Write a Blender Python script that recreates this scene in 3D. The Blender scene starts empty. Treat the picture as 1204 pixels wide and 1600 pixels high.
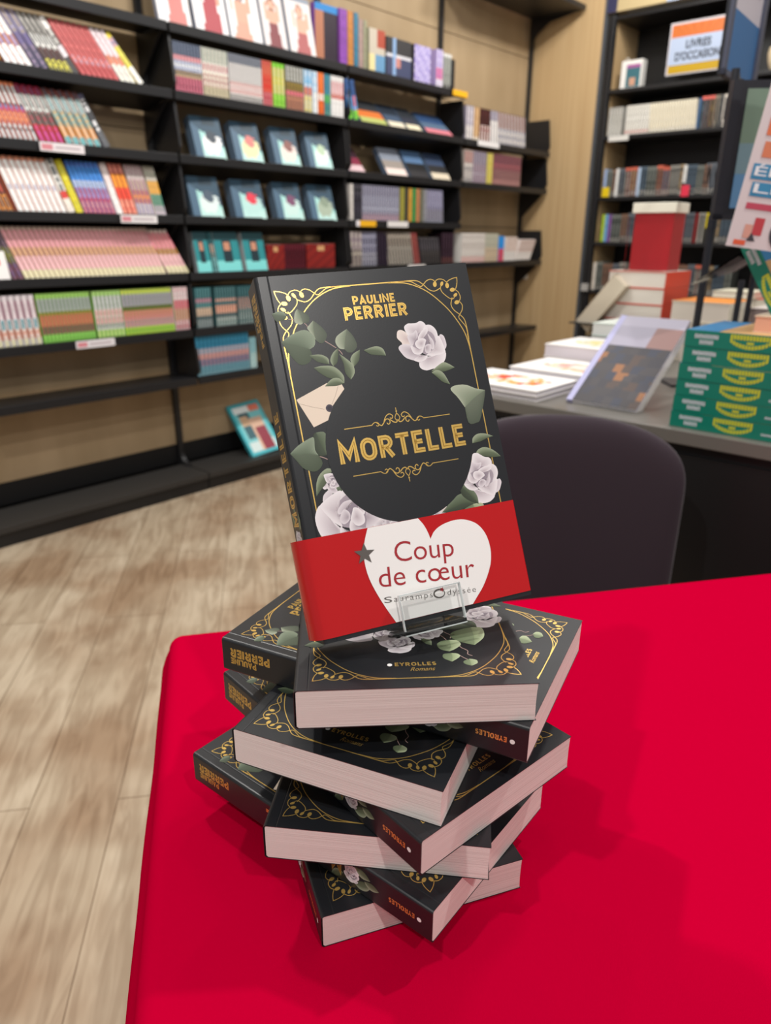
import bpy, bmesh, math, random
from mathutils import Matrix, Vector
from math import sin, cos, pi, radians
random.seed(7)
SC = bpy.context.scene
COL = SC.collection

# ------------------------------------------------------------------ camera
CZ = 1.1703
TABLE_Z = 0.75
F_PX, PITCH, ROLL = 1131.2, 0.36479, 0.00732
cp, sp = cos(PITCH), sin(PITCH)
fwd = Vector((0, cp, -sp)); r0 = Vector((1, 0, 0)); u0 = Vector((0, sp, cp))
right = cos(ROLL) * r0 + sin(ROLL) * u0
up = -sin(ROLL) * r0 + cos(ROLL) * u0
cam_d = bpy.data.cameras.new('camera'); cam = bpy.data.objects.new('camera', cam_d); COL.objects.link(cam)
M = Matrix.Identity(4)
for i, v in enumerate((right, up, -fwd)):
    for j in range(3): M[j][i] = v[j]
M[2][3] = CZ
cam.matrix_world = M
cam_d.sensor_fit = 'VERTICAL'; cam_d.sensor_height = 24.0; cam_d.sensor_width = 24.0
cam_d.lens = F_PX / 1600 * 24.0
cam_d.clip_start = 0.02; cam_d.clip_end = 60
cam_d.dof.use_dof = True; cam_d.dof.focus_distance = 0.465; cam_d.dof.aperture_fstop = 5.5
SC.camera = cam

# ------------------------------------------------------------------ world, lamps, exposure
SC.view_settings.view_transform = 'Standard'; SC.view_settings.look = 'None'
SC.view_settings.gamma = 1.0; SC.view_settings.use_curve_mapping = False
SC.view_settings.exposure = 0.0
w = bpy.data.worlds.new('shop_air'); SC.world = w; w.use_nodes = True
w.node_tree.nodes['Background'].inputs[0].default_value = (1.0, 0.975, 0.96, 1)
w.node_tree.nodes['Background'].inputs[1].default_value = 0.34

def lamp(name, loc, power, size, target=None, color=(1, 0.965, 0.92), spread=pi, shape='DISK', sy=None):
    d = bpy.data.lights.new(name, 'AREA'); d.shape = shape; d.size = size
    if sy: d.size_y = sy
    d.energy = power; d.color = color; d.spread = spread
    o = bpy.data.objects.new(name, d); COL.objects.link(o); o.location = loc
    if target is not None:
        o.rotation_euler = (Vector(target) - Vector(loc)).to_track_quat('-Z', 'Y').to_euler()
    return o
tgt = (0.05, 0.45, 0.75)
lamp('ceiling_spot', (-0.85, 1.5, 3.0), 20, 0.08, tgt)
lamp('ceiling_spot', (1.25, 0.9, 3.0), 24, 0.08, tgt)
lamp('ceiling_spot', (-1.1, -0.5, 3.0), 22, 0.08, tgt)
lamp('ceiling_spot', (0.8, -1.1, 3.0), 22, 0.08, tgt)
TH = 0.84158
UV_ = Vector((cos(TH), sin(TH), 0)); NV_ = Vector((-sin(TH), cos(TH), 0))
def RW(s, n, z):          # room frame: s along the long shelf wall, n towards it, z above the floor
    return UV_ * s + NV_ * n + Vector((0, 0, z))
for s_, e_ in ((0.7, 15), (1.9, 15), (3.2, 15), (4.3, 13)):
    lamp('shelf_wall_light', RW(s_, 1.7, 3.0), e_, 0.25, RW(s_, 3.0, 1.1), shape='RECTANGLE', sy=0.12)
lamp('shelf_wall_light', RW(3.9, 2.0, 3.0), 14, 0.25, RW(5.0, 2.1, 1.3), shape='RECTANGLE', sy=0.2)
lamp('shelf_wall_light', RW(2.0, 0.5, 3.0), 15, 0.25, RW(2.2, 0.6, 0.8), shape='RECTANGLE', sy=0.2)

# ------------------------------------------------------------------ helpers
def lin(c):
    if isinstance(c, str):
        c = tuple(int(c[i:i + 2], 16) for i in (0, 2, 4))
    return tuple(((v / 255) / 12.92 if v / 255 <= 0.04045 else ((v / 255 + 0.055) / 1.055) ** 2.4) for v in c) + (1.0,)
MATS = {}
def mat(name, color, rough=0.5, metal=0.0, spec=0.5, **kw):
    if name in MATS: return MATS[name]
    m = bpy.data.materials.new(name); m.use_nodes = True
    b = m.node_tree.nodes['Principled BSDF']
    b.inputs['Base Color'].default_value = lin(color); b.inputs['Roughness'].default_value = rough
    b.inputs['Metallic'].default_value = metal; b.inputs['Specular IOR Level'].default_value = spec
    for k, v in kw.items(): b.inputs[k.replace('_', ' ')].default_value = v
    MATS[name] = m; return m
def nodes(m): return m.node_tree.nodes, m.node_tree.links, m.node_tree.nodes['Principled BSDF']
def noise_bump(m, scale, strength, dist=0.001, detail=3, vec_scale=(1, 1, 1)):
    N, L_, b = nodes(m)
    tc = N.new('ShaderNodeTexCoord'); mp = N.new('ShaderNodeMapping'); mp.inputs['Scale'].default_value = vec_scale
    nt = N.new('ShaderNodeTexNoise'); nt.inputs['Scale'].default_value = scale; nt.inputs['Detail'].default_value = detail
    bp = N.new('ShaderNodeBump'); bp.inputs['Strength'].default_value = strength; bp.inputs['Distance'].default_value = dist
    L_.new(tc.outputs['Object'], mp.inputs[0]); L_.new(mp.outputs[0], nt.inputs[0]); L_.new(nt.outputs[0], bp.inputs['Height']); L_.new(bp.outputs[0], b.inputs['Normal'])
    return nt
def color_noise(m, c1, c2, scale, vec_scale=(1, 1, 1), lo=0.35, hi=0.65, detail=4, coord='Object'):
    N, L_, b = nodes(m)
    tc = N.new('ShaderNodeTexCoord'); mp = N.new('ShaderNodeMapping'); mp.inputs['Scale'].default_value = vec_scale
    nt = N.new('ShaderNodeTexNoise'); nt.inputs['Scale'].default_value = scale; nt.inputs['Detail'].default_value = detail
    cr = N.new('ShaderNodeValToRGB'); cr.color_ramp.elements[0].position = lo; cr.color_ramp.elements[1].position = hi
    cr.color_ramp.elements[0].color = lin(c1); cr.color_ramp.elements[1].color = lin(c2)
    L_.new(tc.outputs[coord], mp.inputs[0]); L_.new(mp.outputs[0], nt.inputs[0]); L_.new(nt.outputs[0], cr.inputs[0]); L_.new(cr.outputs[0], b.inputs['Base Color'])

cover_m = mat('matt_black_laminate', '1b1d21', 0.36, spec=0.5)
noise_bump(cover_m, 900, 0.06, 0.0002)
gold_m = mat('gold_foil', 'ecc46c', 0.30, 0.7)
goldd_m = mat('gold_foil_inline', '8f6a22', 0.45, 0.6)
white_m = mat('white_print', 'f0eeec', 0.5)
red_m = mat('gloss_red_band', 'bd1016', 0.2, spec=0.5)
redtext_m = mat('dark_red_print', 'a3202a', 0.45)
grey_m = mat('dark_grey_print', '5b5652', 0.45)
black_m = mat('black_metal', '1e1e20', 0.38, spec=0.5)
noise_bump(black_m, 400, 0.05, 0.0003)
blackboard_m = mat('black_panel', '0e0e10', 0.5)
acryl_m = mat('clear_acrylic', 'ffffff', 0.02)      # thin clear sheet: passes light straight, mirrors at grazing angles
N, L_, b = nodes(acryl_m)
tr = N.new('ShaderNodeBsdfTransparent'); tr.inputs[0].default_value = (.985, .99, .988, 1)
gl = N.new('ShaderNodeBsdfGlossy'); gl.inputs['Roughness'].default_value = .03
lw = N.new('ShaderNodeLayerWeight'); lw.inputs['Blend'].default_value = .09
mx = N.new('ShaderNodeMixShader'); L_.new(lw.outputs['Fresnel'], mx.inputs[0]); L_.new(tr.outputs[0], mx.inputs[1]); L_.new(gl.outputs[0], mx.inputs[2])
L_.new(mx.outputs[0], N['Material Output'].inputs['Surface'])
glint_m = mat('acrylic_edge_glint', 'dfe6e6', .15, spec=.8)  # opaque pale colour stands in for light caught in the clear edges
pages_m = mat('book_pages', 'd9cfc9', 0.8)
N, L_, b = nodes(pages_m)
tc = N.new('ShaderNodeTexCoord'); mp = N.new('ShaderNodeMapping'); mp.inputs['Scale'].default_value = (5, 5, 3800)
nt = N.new('ShaderNodeTexNoise'); nt.inputs['Scale'].default_value = 1; nt.inputs['Detail'].default_value = 2
cr = N.new('ShaderNodeValToRGB'); cr.color_ramp.elements[0].position = 0.35; cr.color_ramp.elements[1].position = 0.6
cr.color_ramp.elements[0].color = lin('d3c8c3'); cr.color_ramp.elements[1].color = lin('efe8e3')
bp = N.new('ShaderNodeBump'); bp.inputs['Strength'].default_value = 0.4; bp.inputs['Distance'].default_value = 0.0003
L_.new(tc.outputs['Object'], mp.inputs[0]); L_.new(mp.outputs[0], nt.inputs[0]); L_.new(nt.outputs[0], cr.inputs[0])
L_.new(cr.outputs[0], b.inputs['Base Color']); L_.new(nt.outputs[0], bp.inputs['Height']); L_.new(bp.outputs[0], b.inputs['Normal'])

def attr_mat(name, rough=0.5, spec=0.4):
    m = mat(name, 'ffffff', rough, spec=spec); N, L_, b = nodes(m)
    a = N.new('ShaderNodeAttribute'); a.attribute_name = 'Col'; L_.new(a.outputs['Color'], b.inputs['Base Color']); return m
art_m = attr_mat('printed_flowers', 0.45)
print_m = attr_mat('printed_paper', 0.42)

class MB:
    """mesh collector: verts, faces, per-face material, per-corner colour"""
    def __init__(s): s.v = []; s.f = []; s.m = []; s.c = []; s.smooth = False
    def face(s, pts, m=0, col=None):
        i = len(s.v); s.v += [tuple(p) for p in pts]; s.f.append(list(range(i, i + len(pts)))); s.m.append(m)
        s.c.append(col if isinstance(col, list) else [col or (1, 1, 1, 1)] * len(pts))
    def raw(s, vs, fs, m=0, col=None):
        i = len(s.v); s.v += [tuple(p) for p in vs]
        for f in fs:
            s.f.append([i + k for k in f]); s.m.append(m); s.c.append([col or (1, 1, 1, 1)] * len(f))
    def box(s, a, b_, m=0, col=None, T=None):
        x0, y0, z0 = a; x1, y1, z1 = b_
        vs = [Vector(p) for p in ((x0, y0, z0), (x1, y0, z0), (x1, y1, z0), (x0, y1, z0), (x0, y0, z1), (x1, y0, z1), (x1, y1, z1), (x0, y1, z1))]
        if T is not None: vs = [T @ v for v in vs]
        s.raw(vs, [(0, 3, 2, 1), (4, 5, 6, 7), (0, 1, 5, 4), (1, 2, 6, 5), (2, 3, 7, 6), (3, 0, 4, 7)], m, col)
    def tube(s, pts, r, n=10, m=0, col=None, cap=True):
        pts = [Vector(p) for p in pts]; rings = []
        for i, p in enumerate(pts):
            t = (pts[min(i + 1, len(pts) - 1)] - pts[max(i - 1, 0)]).normalized()
            a = t.orthogonal().normalized() if i == 0 else (a - t * a.dot(t)).normalized()
            b_ = t.cross(a); rr = r[i] if isinstance(r, (list, tuple)) else r
            rings.append([p + (a * cos(2 * pi * k / n) + b_ * sin(2 * pi * k / n)) * rr for k in range(n)])
        vs = [q for R in rings for q in R]; fs = []
        for i in range(len(pts) - 1):
            for k in range(n): fs.append((i * n + k, i * n + (k + 1) % n, (i + 1) * n + (k + 1) % n, (i + 1) * n + k))
        if cap: fs += [tuple(range(n))[::-1], tuple((len(pts) - 1) * n + k for k in range(n))]
        s.raw(vs, fs, m, col)
    def mesh(s, name, mats):
        me = bpy.data.meshes.new(name); me.from_pydata(s.v, [], s.f); 
        for mm in mats: me.materials.append(mm)
        me.polygons.foreach_set('material_index', s.m)
        if s.smooth: me.polygons.foreach_set('use_smooth', [True] * len(s.f))
        ca = me.color_attributes.new('Col', 'FLOAT_COLOR', 'CORNER'); flat = []
        for c in s.c:
            for q in c: flat += list(q)
        ca.data.foreach_set('color', flat); me.update(); return me
    def build(s, name, mats, parent=None, bevel=0):
        if not isinstance(mats, (list, tuple)): mats = [mats]
        o = bpy.data.objects.new(name, s.mesh(name, mats)); COL.objects.link(o)
        if parent: o.parent = parent
        if bevel:
            md = o.modifiers.new('bevel', 'BEVEL'); md.width = bevel; md.segments = 2; md.limit_method = 'ANGLE'; md.angle_limit = radians(40)
        return o
def tag(o, label, cat, group=None, kind=None):
    if label: o['label'] = label
    if cat: o['category'] = cat
    if group: o['group'] = group
    if kind: o['kind'] = kind
    return o
def struct(o): o['kind'] = 'structure'; return o
def empty(name, loc=(0, 0, 0), rz=0.0):
    o = bpy.data.objects.new(name, None); COL.objects.link(o); o.empty_display_size = 0.05
    o.location = loc; o.rotation_euler = (0, 0, rz); return o
def copy_tree(o, parent=None):
    c = o.copy(); COL.objects.link(c)
    if parent: c.parent = parent
    for ch in list(o.children): copy_tree(ch, c)
    return c
def room(name, s, n, z, rz=0.0): return empty(name, RW(s, n, z), TH + rz)

# 2D drawing helpers -------------------------------------------------
def spline(pts, k=6, closed=False):
    P = [Vector((p[0], p[1])) for p in pts]; n = len(P)
    if n < 3: return P
    out = []
    rng = range(n) if closed else range(n - 1)
    for i in rng:
        if closed: a, b_, c, d = P[i - 1], P[i], P[(i + 1) % n], P[(i + 2) % n]
        else: a, b_, c, d = P[max(i - 1, 0)], P[i], P[i + 1], P[min(i + 2, n - 1)]
        for j in range(k):
            t = j / k
            out.append(0.5 * ((2 * b_) + (c - a) * t + (2 * a - 5 * b_ + 4 * c - d) * t * t + (3 * b_ - a - 3 * c + d) * t ** 3))
    if not closed: out.append(P[-1])
    return out
def ribbon(mb, pts, wd, place, off, m=0, closed=False, col=None):
    P = [Vector((p[0], p[1])) for p in pts]; n = len(P); L = []; R = []
    for i in range(n):
        if closed: a, c = P[i - 1], P[(i + 1) % n]
        else: a, c = P[max(i - 1, 0)], P[min(i + 1, n - 1)]
        d1 = (P[i] - a); d2 = (c - P[i])
        d1 = d1.normalized() if d1.length > 1e-9 else d2.normalized(); d2 = d2.normalized() if d2.length > 1e-9 else d1
        n1 = Vector((-d1.y, d1.x)); n2 = Vector((-d2.y, d2.x)); nn = n1 + n2
        nn = nn.normalized() if nn.length > 1e-6 else n1
        k = 1 / max(0.45, nn.dot(n1)); ww = wd[i] if isinstance(wd, (list, tuple)) else wd
        L.append(P[i] + nn * k * ww / 2); R.append(P[i] - nn * k * ww / 2)
    for i in (range(n) if closed else range(n - 1)):
        j = (i + 1) % n
        mb.face([place(q.x, q.y, off) for q in (L[i], L[j], R[j], R[i])], m, col)
def poly(mb, pts, place, off, m=0, col=None):
    mb.face([place(p[0], p[1], off) for p in pts], m, col)
def fan(mb, pts, c, place, off, ccol, rcol, m=0):
    n = len(pts)
    for i in range(n):
        a, b_ = pts[i], pts[(i + 1) % n]
        mb.face([place(c[0], c[1], off), place(a[0], a[1], off), place(b_[0], b_[1], off)], m, [ccol, rcol, rcol])
def disc_pts(cx, cy, rx, ry=None, n=24, rot=0):
    ry = ry or rx; o = []
    for k in range(n):
        x, y = rx * cos(2 * pi * k / n), ry * sin(2 * pi * k / n)
        o.append((cx + x * cos(rot) - y * sin(rot), cy + x * sin(rot) + y * cos(rot)))
    return o

def arc(cx, cy, r, a0, a1, k=6, ry=None):
    ry = ry or r
    return [(cx + r * cos(radians(a0 + (a1 - a0) * i / k)), cy + ry * sin(radians(a0 + (a1 - a0) * i / k))) for i in range(k + 1)]
# monoline capitals on a unit-high grid, (advance width, [(points, closed)])
h = .1
GL = {
 'M': (.92, [([(h, 0), (h, .93), (.46, .3), (.82, .93), (.82, 0)], 0)]),
 'O': (.78, [(arc(.39, .62, .29, 0, 180, 8, .29) + arc(.39, .38, .29, 180, 360, 8, .29), 1)]),
 'R': (.72, [([(h, 0), (h, .91), (.36, .91)] + arc(.36, .69, .22, 80, -80, 6) + [(.36, .47), (h, .47)], 0), ([(.33, .45), (.62, 0)], 0)]),
 'P': (.68, [([(h, 0), (h, .91), (.36, .91)] + arc(.36, .67, .23, 80, -80, 6) + [(.36, .43), (h, .43)], 0)]),
 'T': (.68, [([(0, .91), (.68, .91)], 0), ([(.34, .91), (.34, 0)], 0)]),
 'E': (.58, [([(.56, .91), (h, .91), (h, .09), (.58, .09)], 0), ([(h, .5), (.5, .5)], 0)]),
 'L': (.56, [([(h, 1), (h, .09), (.56, .09)], 0)]),
 'A': (.76, [([(.06, 0), (.38, .93), (.7, 0)], 0), ([(.18, .28), (.58, .28)], 0)]),
 'U': (.72, [([(h, 1), (h, .36)] + arc(.36, .35, .26, 190, 350, 6) + [(.62, .36), (.62, 1)], 0)]),
 'I': (.2, [([(h, 0), (h, 1)], 0)]),
 'N': (.76, [([(h, 0), (h, .92), (.66, .08), (.66, 1)], 0)]),
 'Y': (.7, [([(.04, 1), (.35, .5), (.66, 1)], 0), ([(.35, .5), (.35, 0)], 0)]),
 'S': (.62, [(arc(.31, .71, .2, 20, 250, 7) + arc(.31, .3, .21, 80, -160, 7), 0)]),
 'D': (.72, [([(h, .09), (h, .91), (.3, .91)] + arc(.3, .5, .33, 80, -80, 8, .41) + [(.3, .09)], 1)]),
 'V': (.7, [([(.04, 1), (.35, .06), (.66, 1)], 0)]),
 'C': (.66, [(arc(.37, .5, .28, 50, 310, 12, .41), 0)]),
 "'": (.16, [([(.08, 1), (.08, .72)], 0)]),
 ' ': (.3, []),
}
def caps(mb, text, place, x, y, w_, h_, sw, off, m=0, inline=None, track=.16):
    """monoline capitals filling the box x..x+w_, baseline y, height h_; y grows upwards"""
    adv = sum(GL[c][0] for c in text) + track * (len(text) - 1)
    sx = w_ / adv; X = x
    for c in text:
        a, st = GL[c]
        for pts, cl in st:
            q = [(X + px * sx, y + py * h_) for px, py in pts]
            ribbon(mb, q, sw, place, off, m, bool(cl))
            if inline is not None: ribbon(mb, q, sw * .13, place, off + .00004, inline, bool(cl))
        X += (a + track) * sx
_fc = {}
def font_mesh(text, shear=0.0, spacing=1.0, thick=0.0):
    key = (text, shear, spacing, thick)
    if key in _fc: return _fc[key]
    cu = bpy.data.curves.new('lettering', 'FONT'); cu.body = text; cu.size = 1; cu.shear = shear; cu.space_character = spacing; cu.offset = thick
    cu.resolution_u = 4
    o = bpy.data.objects.new('lettering', cu); COL.objects.link(o)
    dg = bpy.context.evaluated_depsgraph_get(); me = bpy.data.meshes.new_from_object(o.evaluated_get(dg))
    vs = [(v.co.x, v.co.y) for v in me.vertices]; fs = [tuple(p.vertices) for p in me.polygons]
    bpy.data.objects.remove(o); bpy.data.curves.remove(cu); bpy.data.meshes.remove(me)
    _fc[key] = (vs, fs); return _fc[key]
def font_text(mb, text, place, x, y, w_, h_, off, m=0, shear=0.0, spacing=1.0, thick=0.0, rot=0.0, col=None, capref=None):
    """box-fit: text width w_, cap height h_, baseline origin (x, y), rotated by rot; y grows upwards"""
    vs, fs = font_mesh(text, shear, spacing, thick)
    x0 = min(v[0] for v in vs); x1 = max(v[0] for v in vs)
    sx = w_ / (x1 - x0); sy = h_ / .7
    out = []
    for vx, vy in vs:
        a, b_ = (vx - x0) * sx, vy * sy
        out.append(place(x + a * cos(rot) - b_ * sin(rot), y + a * sin(rot) + b_ * cos(rot), off))
    mb.raw(out, fs, m, col)

# ------------------------------------------------------------------ room
floor_m = mat('oak_planks', 'c9b394', .42, spec=.35); N, L_, b = nodes(floor_m)
tc = N.new('ShaderNodeTexCoord'); mp = N.new('ShaderNodeMapping'); mp.inputs['Rotation'].default_value = (0, 0, radians(-99.5))
br = N.new('ShaderNodeTexBrick'); br.inputs['Scale'].default_value = 1; br.inputs['Brick Width'].default_value = 1.35; br.inputs['Row Height'].default_value = .185; br.inputs['Mortar Size'].default_value = .0012
br.inputs['Color1'].default_value = lin('c9bba6'); br.inputs['Color2'].default_value = lin('b9a993'); br.inputs['Mortar'].default_value = lin('7d6a54'); br.offset = .37; br.inputs['Bias'].default_value = 0
gm = N.new('ShaderNodeMapping'); gm.inputs['Scale'].default_value = (1.3, 9, 1)
g1 = N.new('ShaderNodeTexNoise'); g1.inputs['Scale'].default_value = 3.2; g1.inputs['Detail'].default_value = 6; g1.inputs['Distortion'].default_value = 1.3
r1 = N.new('ShaderNodeValToRGB'); r1.color_ramp.elements[0].position = .36; r1.color_ramp.elements[1].position = .62
r1.color_ramp.elements[0].color = lin('c3b3a0'); r1.color_ramp.elements[1].color = lin('fffaf2')
k1 = N.new('ShaderNodeTexNoise'); k1.inputs['Scale'].default_value = 3.0; k1.inputs['Detail'].default_value = 3
r2 = N.new('ShaderNodeValToRGB'); r2.color_ramp.elements[0].position = .38; r2.color_ramp.elements[1].position = .6
r2.color_ramp.elements[0].color = lin('c4ab98'); r2.color_ramp.elements[1].color = lin('ffffff')
m1 = N.new('ShaderNodeMixRGB'); m1.blend_type = 'MULTIPLY'; m1.inputs[0].default_value = .6
m2 = N.new('ShaderNodeMixRGB'); m2.blend_type = 'MULTIPLY'; m2.inputs[0].default_value = .7
L_.new(tc.outputs['Object'], mp.inputs[0]); L_.new(mp.outputs[0], br.inputs[0]); L_.new(mp.outputs[0], gm.inputs[0]); L_.new(gm.outputs[0], g1.inputs[0]); L_.new(g1.outputs[0], r1.inputs[0])
L_.new(mp.outputs[0], k1.inputs[0]); L_.new(k1.outputs[0], r2.inputs[0])
L_.new(br.outputs[0], m1.inputs[1]); L_.new(r1.outputs[0], m1.inputs[2]); L_.new(m1.outputs[0], m2.inputs[1]); L_.new(r2.outputs[0], m2.inputs[2]); L_.new(m2.outputs[0], b.inputs['Base Color'])
mb = MB(); mb.box((-4, -3, -.05), (8, 8, 0)); struct(mb.build('floor', floor_m))
wood_m = mat('pale_wood_panel', 'b8986c', .55, spec=.3); color_noise(wood_m, '9c8666', 'b39c7c', 3, (1.5, 14, .35), .3, .7, 5)
wood2_m = mat('pale_wood_side', 'c9a674', .5, spec=.3); color_noise(wood2_m, 'ba9c72', 'c6aa80', 3, (1.2, 12, .3), .3, .7, 5)
wall_m = mat('wall_paint', 'b9b2a6', .8)
NB = 3.12
T_room = lambda: (RW(0, 0, 0), TH)
def rbox(name, a, b_, m, parent=None, bevel=0):
    mb = MB(); mb.box(a, b_); o = mb.build(name, m, parent, bevel=bevel)
    if parent is None: o.rotation_euler = (0, 0, TH)
    return o
struct(rbox('wall_left', (-2.5, NB + .09, 0), (6.2, NB + .2, 3.1), wall_m))
struct(rbox('wall_right', (5.42, -2.5, 0), (5.55, NB + .09, 3.1), wall_m))

SHZ = {1: .789, 2: .551, 3: .314, 4: .075, 5: -.160, 6: -.405, 7: -.623}
NF = 2.9
PST = .028
def Z(k): return CZ + SHZ[k]
def bay(s0, s1, rows, tilts, label, ends, right_post=False, gusset=()):
    root = room('shelving_unit', s0, NB, 0); tag(root, label, 'shelving'); Wd = s1 - s0
    # slatted back of wide pale boards with thin joints
    mb = MB(); z = CZ - .985; 
    joints = [z, CZ - .66, CZ - .30, CZ + .06, CZ + .42, CZ + .78, CZ + 1.14, CZ + 1.5, 2.9]
    for a, b_ in zip(joints[:-1], joints[1:]): mb.box((PST / 2, .0, a + .0025), (Wd - PST / 2, .03, b_ - .0025))
    mb.build('back_panel', wood_m, root)
    mb = MB(); mb.box((.001, .03, .05), (Wd - .001, .05, 2.9)); mb.box((PST / 2, -.002, .09), (Wd - PST / 2, .03, CZ - .985)); mb.build('rear_board', blackboard_m, root)
    for x in ([0.0, Wd] if right_post else [0.0]):
        mb = MB(); mb.box((x - PST / 2, -.022, .0), (x + PST / 2, .029, 2.9)); mb.build('post', black_m, root, bevel=.002)
        mb = MB()   # curved foot of the post
        prof = [(-.02, .09)] + [(-.02 - .07 * (1 - cos(radians(a))), .16 - .07 * sin(radians(a))) for a in range(90, -1, -15)][::-1] + [(-.09, .09)]
        mb.raw([(x - .012, y, zz) for y, zz in prof] + [(x + .012, y, zz) for y, zz in prof], [tuple(range(len(prof))), tuple(range(2 * len(prof) - 1, len(prof) - 1, -1))] + [(i, (i + 1) % len(prof), len(prof) + (i + 1) % len(prof), len(prof) + i) for i in range(len(prof))])
        mb.build('post_foot', black_m, root)
    D = NB - NF
    for k in rows:
        t = tilts.get(k, 0); zf = Z(k); a = radians(t)
        mb = MB(); y0, y1 = -D, -.024
        zb = -(y1 - y0) * math.tan(a)
        vs = []
        for x in (.006, Wd - .006):
            vs += [(x, y0, zf), (x, y0, zf - .034), (x, y0 + .012, zf - .034), (x, y0 + .012, zf - .014), (x, y1, zf + zb - .016), (x, y1, zf + zb - .004), (x, y0 + .006, zf - .003), (x, y0 + .004, zf + .0)]
        m_ = 8
        fs = [tuple(range(m_))[::-1], tuple(range(m_, 2 * m_))] + [(i, (i + 1) % m_, m_ + (i + 1) % m_, m_ + i) for i in range(m_)]
        mb.raw(vs, fs); sh = mb.build('shelf', black_m, root, bevel=.0012)
        if k in ends:
            for x in ([.006, Wd - .006 - .012] if ends[k] == 2 else [Wd - .018] if ends[k] == 'r' else [.006]):
                mb = MB(); hh = .2
                pr = [(-D + .02, zf - .002), (-D + .0, zf + hh * .15), (-D + .02, zf + hh), (-.03, zf + hh), (-.03, zf + zb - .01)]
                q = len(pr); mb.raw([(x, y, zz) for y, zz in pr] + [(x + .012, y, zz) for y, zz in pr], [tuple(range(q)), tuple(range(2 * q - 1, q - 1, -1))] + [(i, (i + 1) % q, q + (i + 1) % q, q + i)[::-1] for i in range(q)])
                mb.build('end_panel', black_m, sh)
        if k in gusset:
            for x in (.01, Wd - .022):
                mb = MB(); pr = [(-D + .03, zf - .034), (-.02, zf + zb - .02), (-.02, zf - .19)]
                mb.raw([(x, y, zz) for y, zz in pr] + [(x + .01, y, zz) for y, zz in pr], [(0, 1, 2), (5, 4, 3), (0, 3, 4, 1), (1, 4, 5, 2), (2, 5, 3, 0)]); mb.build('gusset', black_m, sh)
    # deep base shelf on a recessed plinth
    mb = MB(); mb.box((.003, -(NB - 2.877), .058), (Wd - .003, -.024, .087)); bs = mb.build('base_shelf', mat('worn_black_shelf', '33312f', .5, spec=.4), root, bevel=.002)
    mb = MB(); mb.box((.003, -(NB - 2.885), .0), (Wd - .003, -.03, .057)); mb.build('plinth', blackboard_m, root)
    return root
E2 = {2: 2, 3: 2, 4: 2}
TILT = {2: 14, 3: 14, 4: 14, 5: 14}
bay(.92, 1.93, [1, 2, 3, 4, 5, 6, 7], {2: 14, 3: 14, 4: 12, 5: 14}, 'black shelving bay at far left of the wall, packed with comic volumes', {}, gusset=(1, 2, 3, 4, 5))
bay(1.93, 2.945, [1, 2, 3, 4, 5, 6, 7], {3: 18, 4: 18, 5: 12}, 'black shelving bay with four blue books face-out on two shelves', {2: 'l', 3: 2, 4: 2, 5: 2, 6: 'l', 7: 'l'}, gusset=(1, 2))
bay(2.945, 3.94, [1, 2, 3, 4, 5, 6, 7], {2: 20, 3: 20}, 'black shelving bay behind the upright novel, with books lying face-out on two shelves', {2: 2, 3: 2, 4: 'r', 5: 'l'}, gusset=(4,))
bay(3.94, 4.945, [2, 3, 5, 7], {}, 'black shelving bay in the corner, pale boards bare above and between its shelves', {2: 'r', 3: 'r', 5: 'r'}, True, gusset=(3, 5))
# canopy shelf high in the corner
cz_ = CZ + 1.36
root = room('canopy_shelf', 3.9, NB, 0); tag(root, 'black canopy shelf high in the corner above the shelving', 'shelf')
mb = MB(); mb.box((0, -.40, cz_), (1.04, -.024, cz_ + .03)); mb.build('board', black_m, root, bevel=.002)
mb = MB(); mb.raw([(1.0, -.39, cz_), (1.0, -.02, cz_), (1.0, -.02, cz_ - .16), (1.0, -.07, cz_ - .09), (1.0, -.16, cz_ - .035)] + [(1.012, -.39, cz_), (1.012, -.02, cz_), (1.012, -.02, cz_ - .16), (1.012, -.07, cz_ - .09), (1.012, -.16, cz_ - .035)],
    [(0, 1, 2, 3, 4), (9, 8, 7, 6, 5)] + [(i, i + 5, (i + 1) % 5 + 5, (i + 1) % 5) for i in range(5)]); mb.build('bracket', black_m, root)
# wooden end panel closing the corner
SP = 4.965; S2 = 5.0
o = rbox('end_panel', (SP, 2.60, .0), (SP + .03, NB + .06, 2.62), wood2_m); tag(o, 'tall pale wood end panel between the corner shelving and the black bookcase', 'panel')
o = rbox('metal_strip', (SP - .003, 2.585, 0), (SP + .034, 2.598, 2.62), mat('grey_strip', '55585c', .4)); tag(o, 'slim grey metal strip down the front edge of the wooden end panel', 'strip')
o = rbox('electrical_socket', (SP - .02, 3.0, CZ + .66), (SP - .001, 3.06, CZ + .74), mat('socket_white', 'e9e6e0', .4), bevel=.004); tag(o, 'small white switch box in the corner above the second shelf', 'switch')
o = rbox('electrical_socket', (SP - .02, 3.02, CZ - .30), (SP - .001, 3.07, CZ - .20), mat('socket_white', 'e9e6e0', .4), bevel=.004); tag(o, 'small grey-white socket on the wooden end panel under the white-spined row', 'socket')

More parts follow.
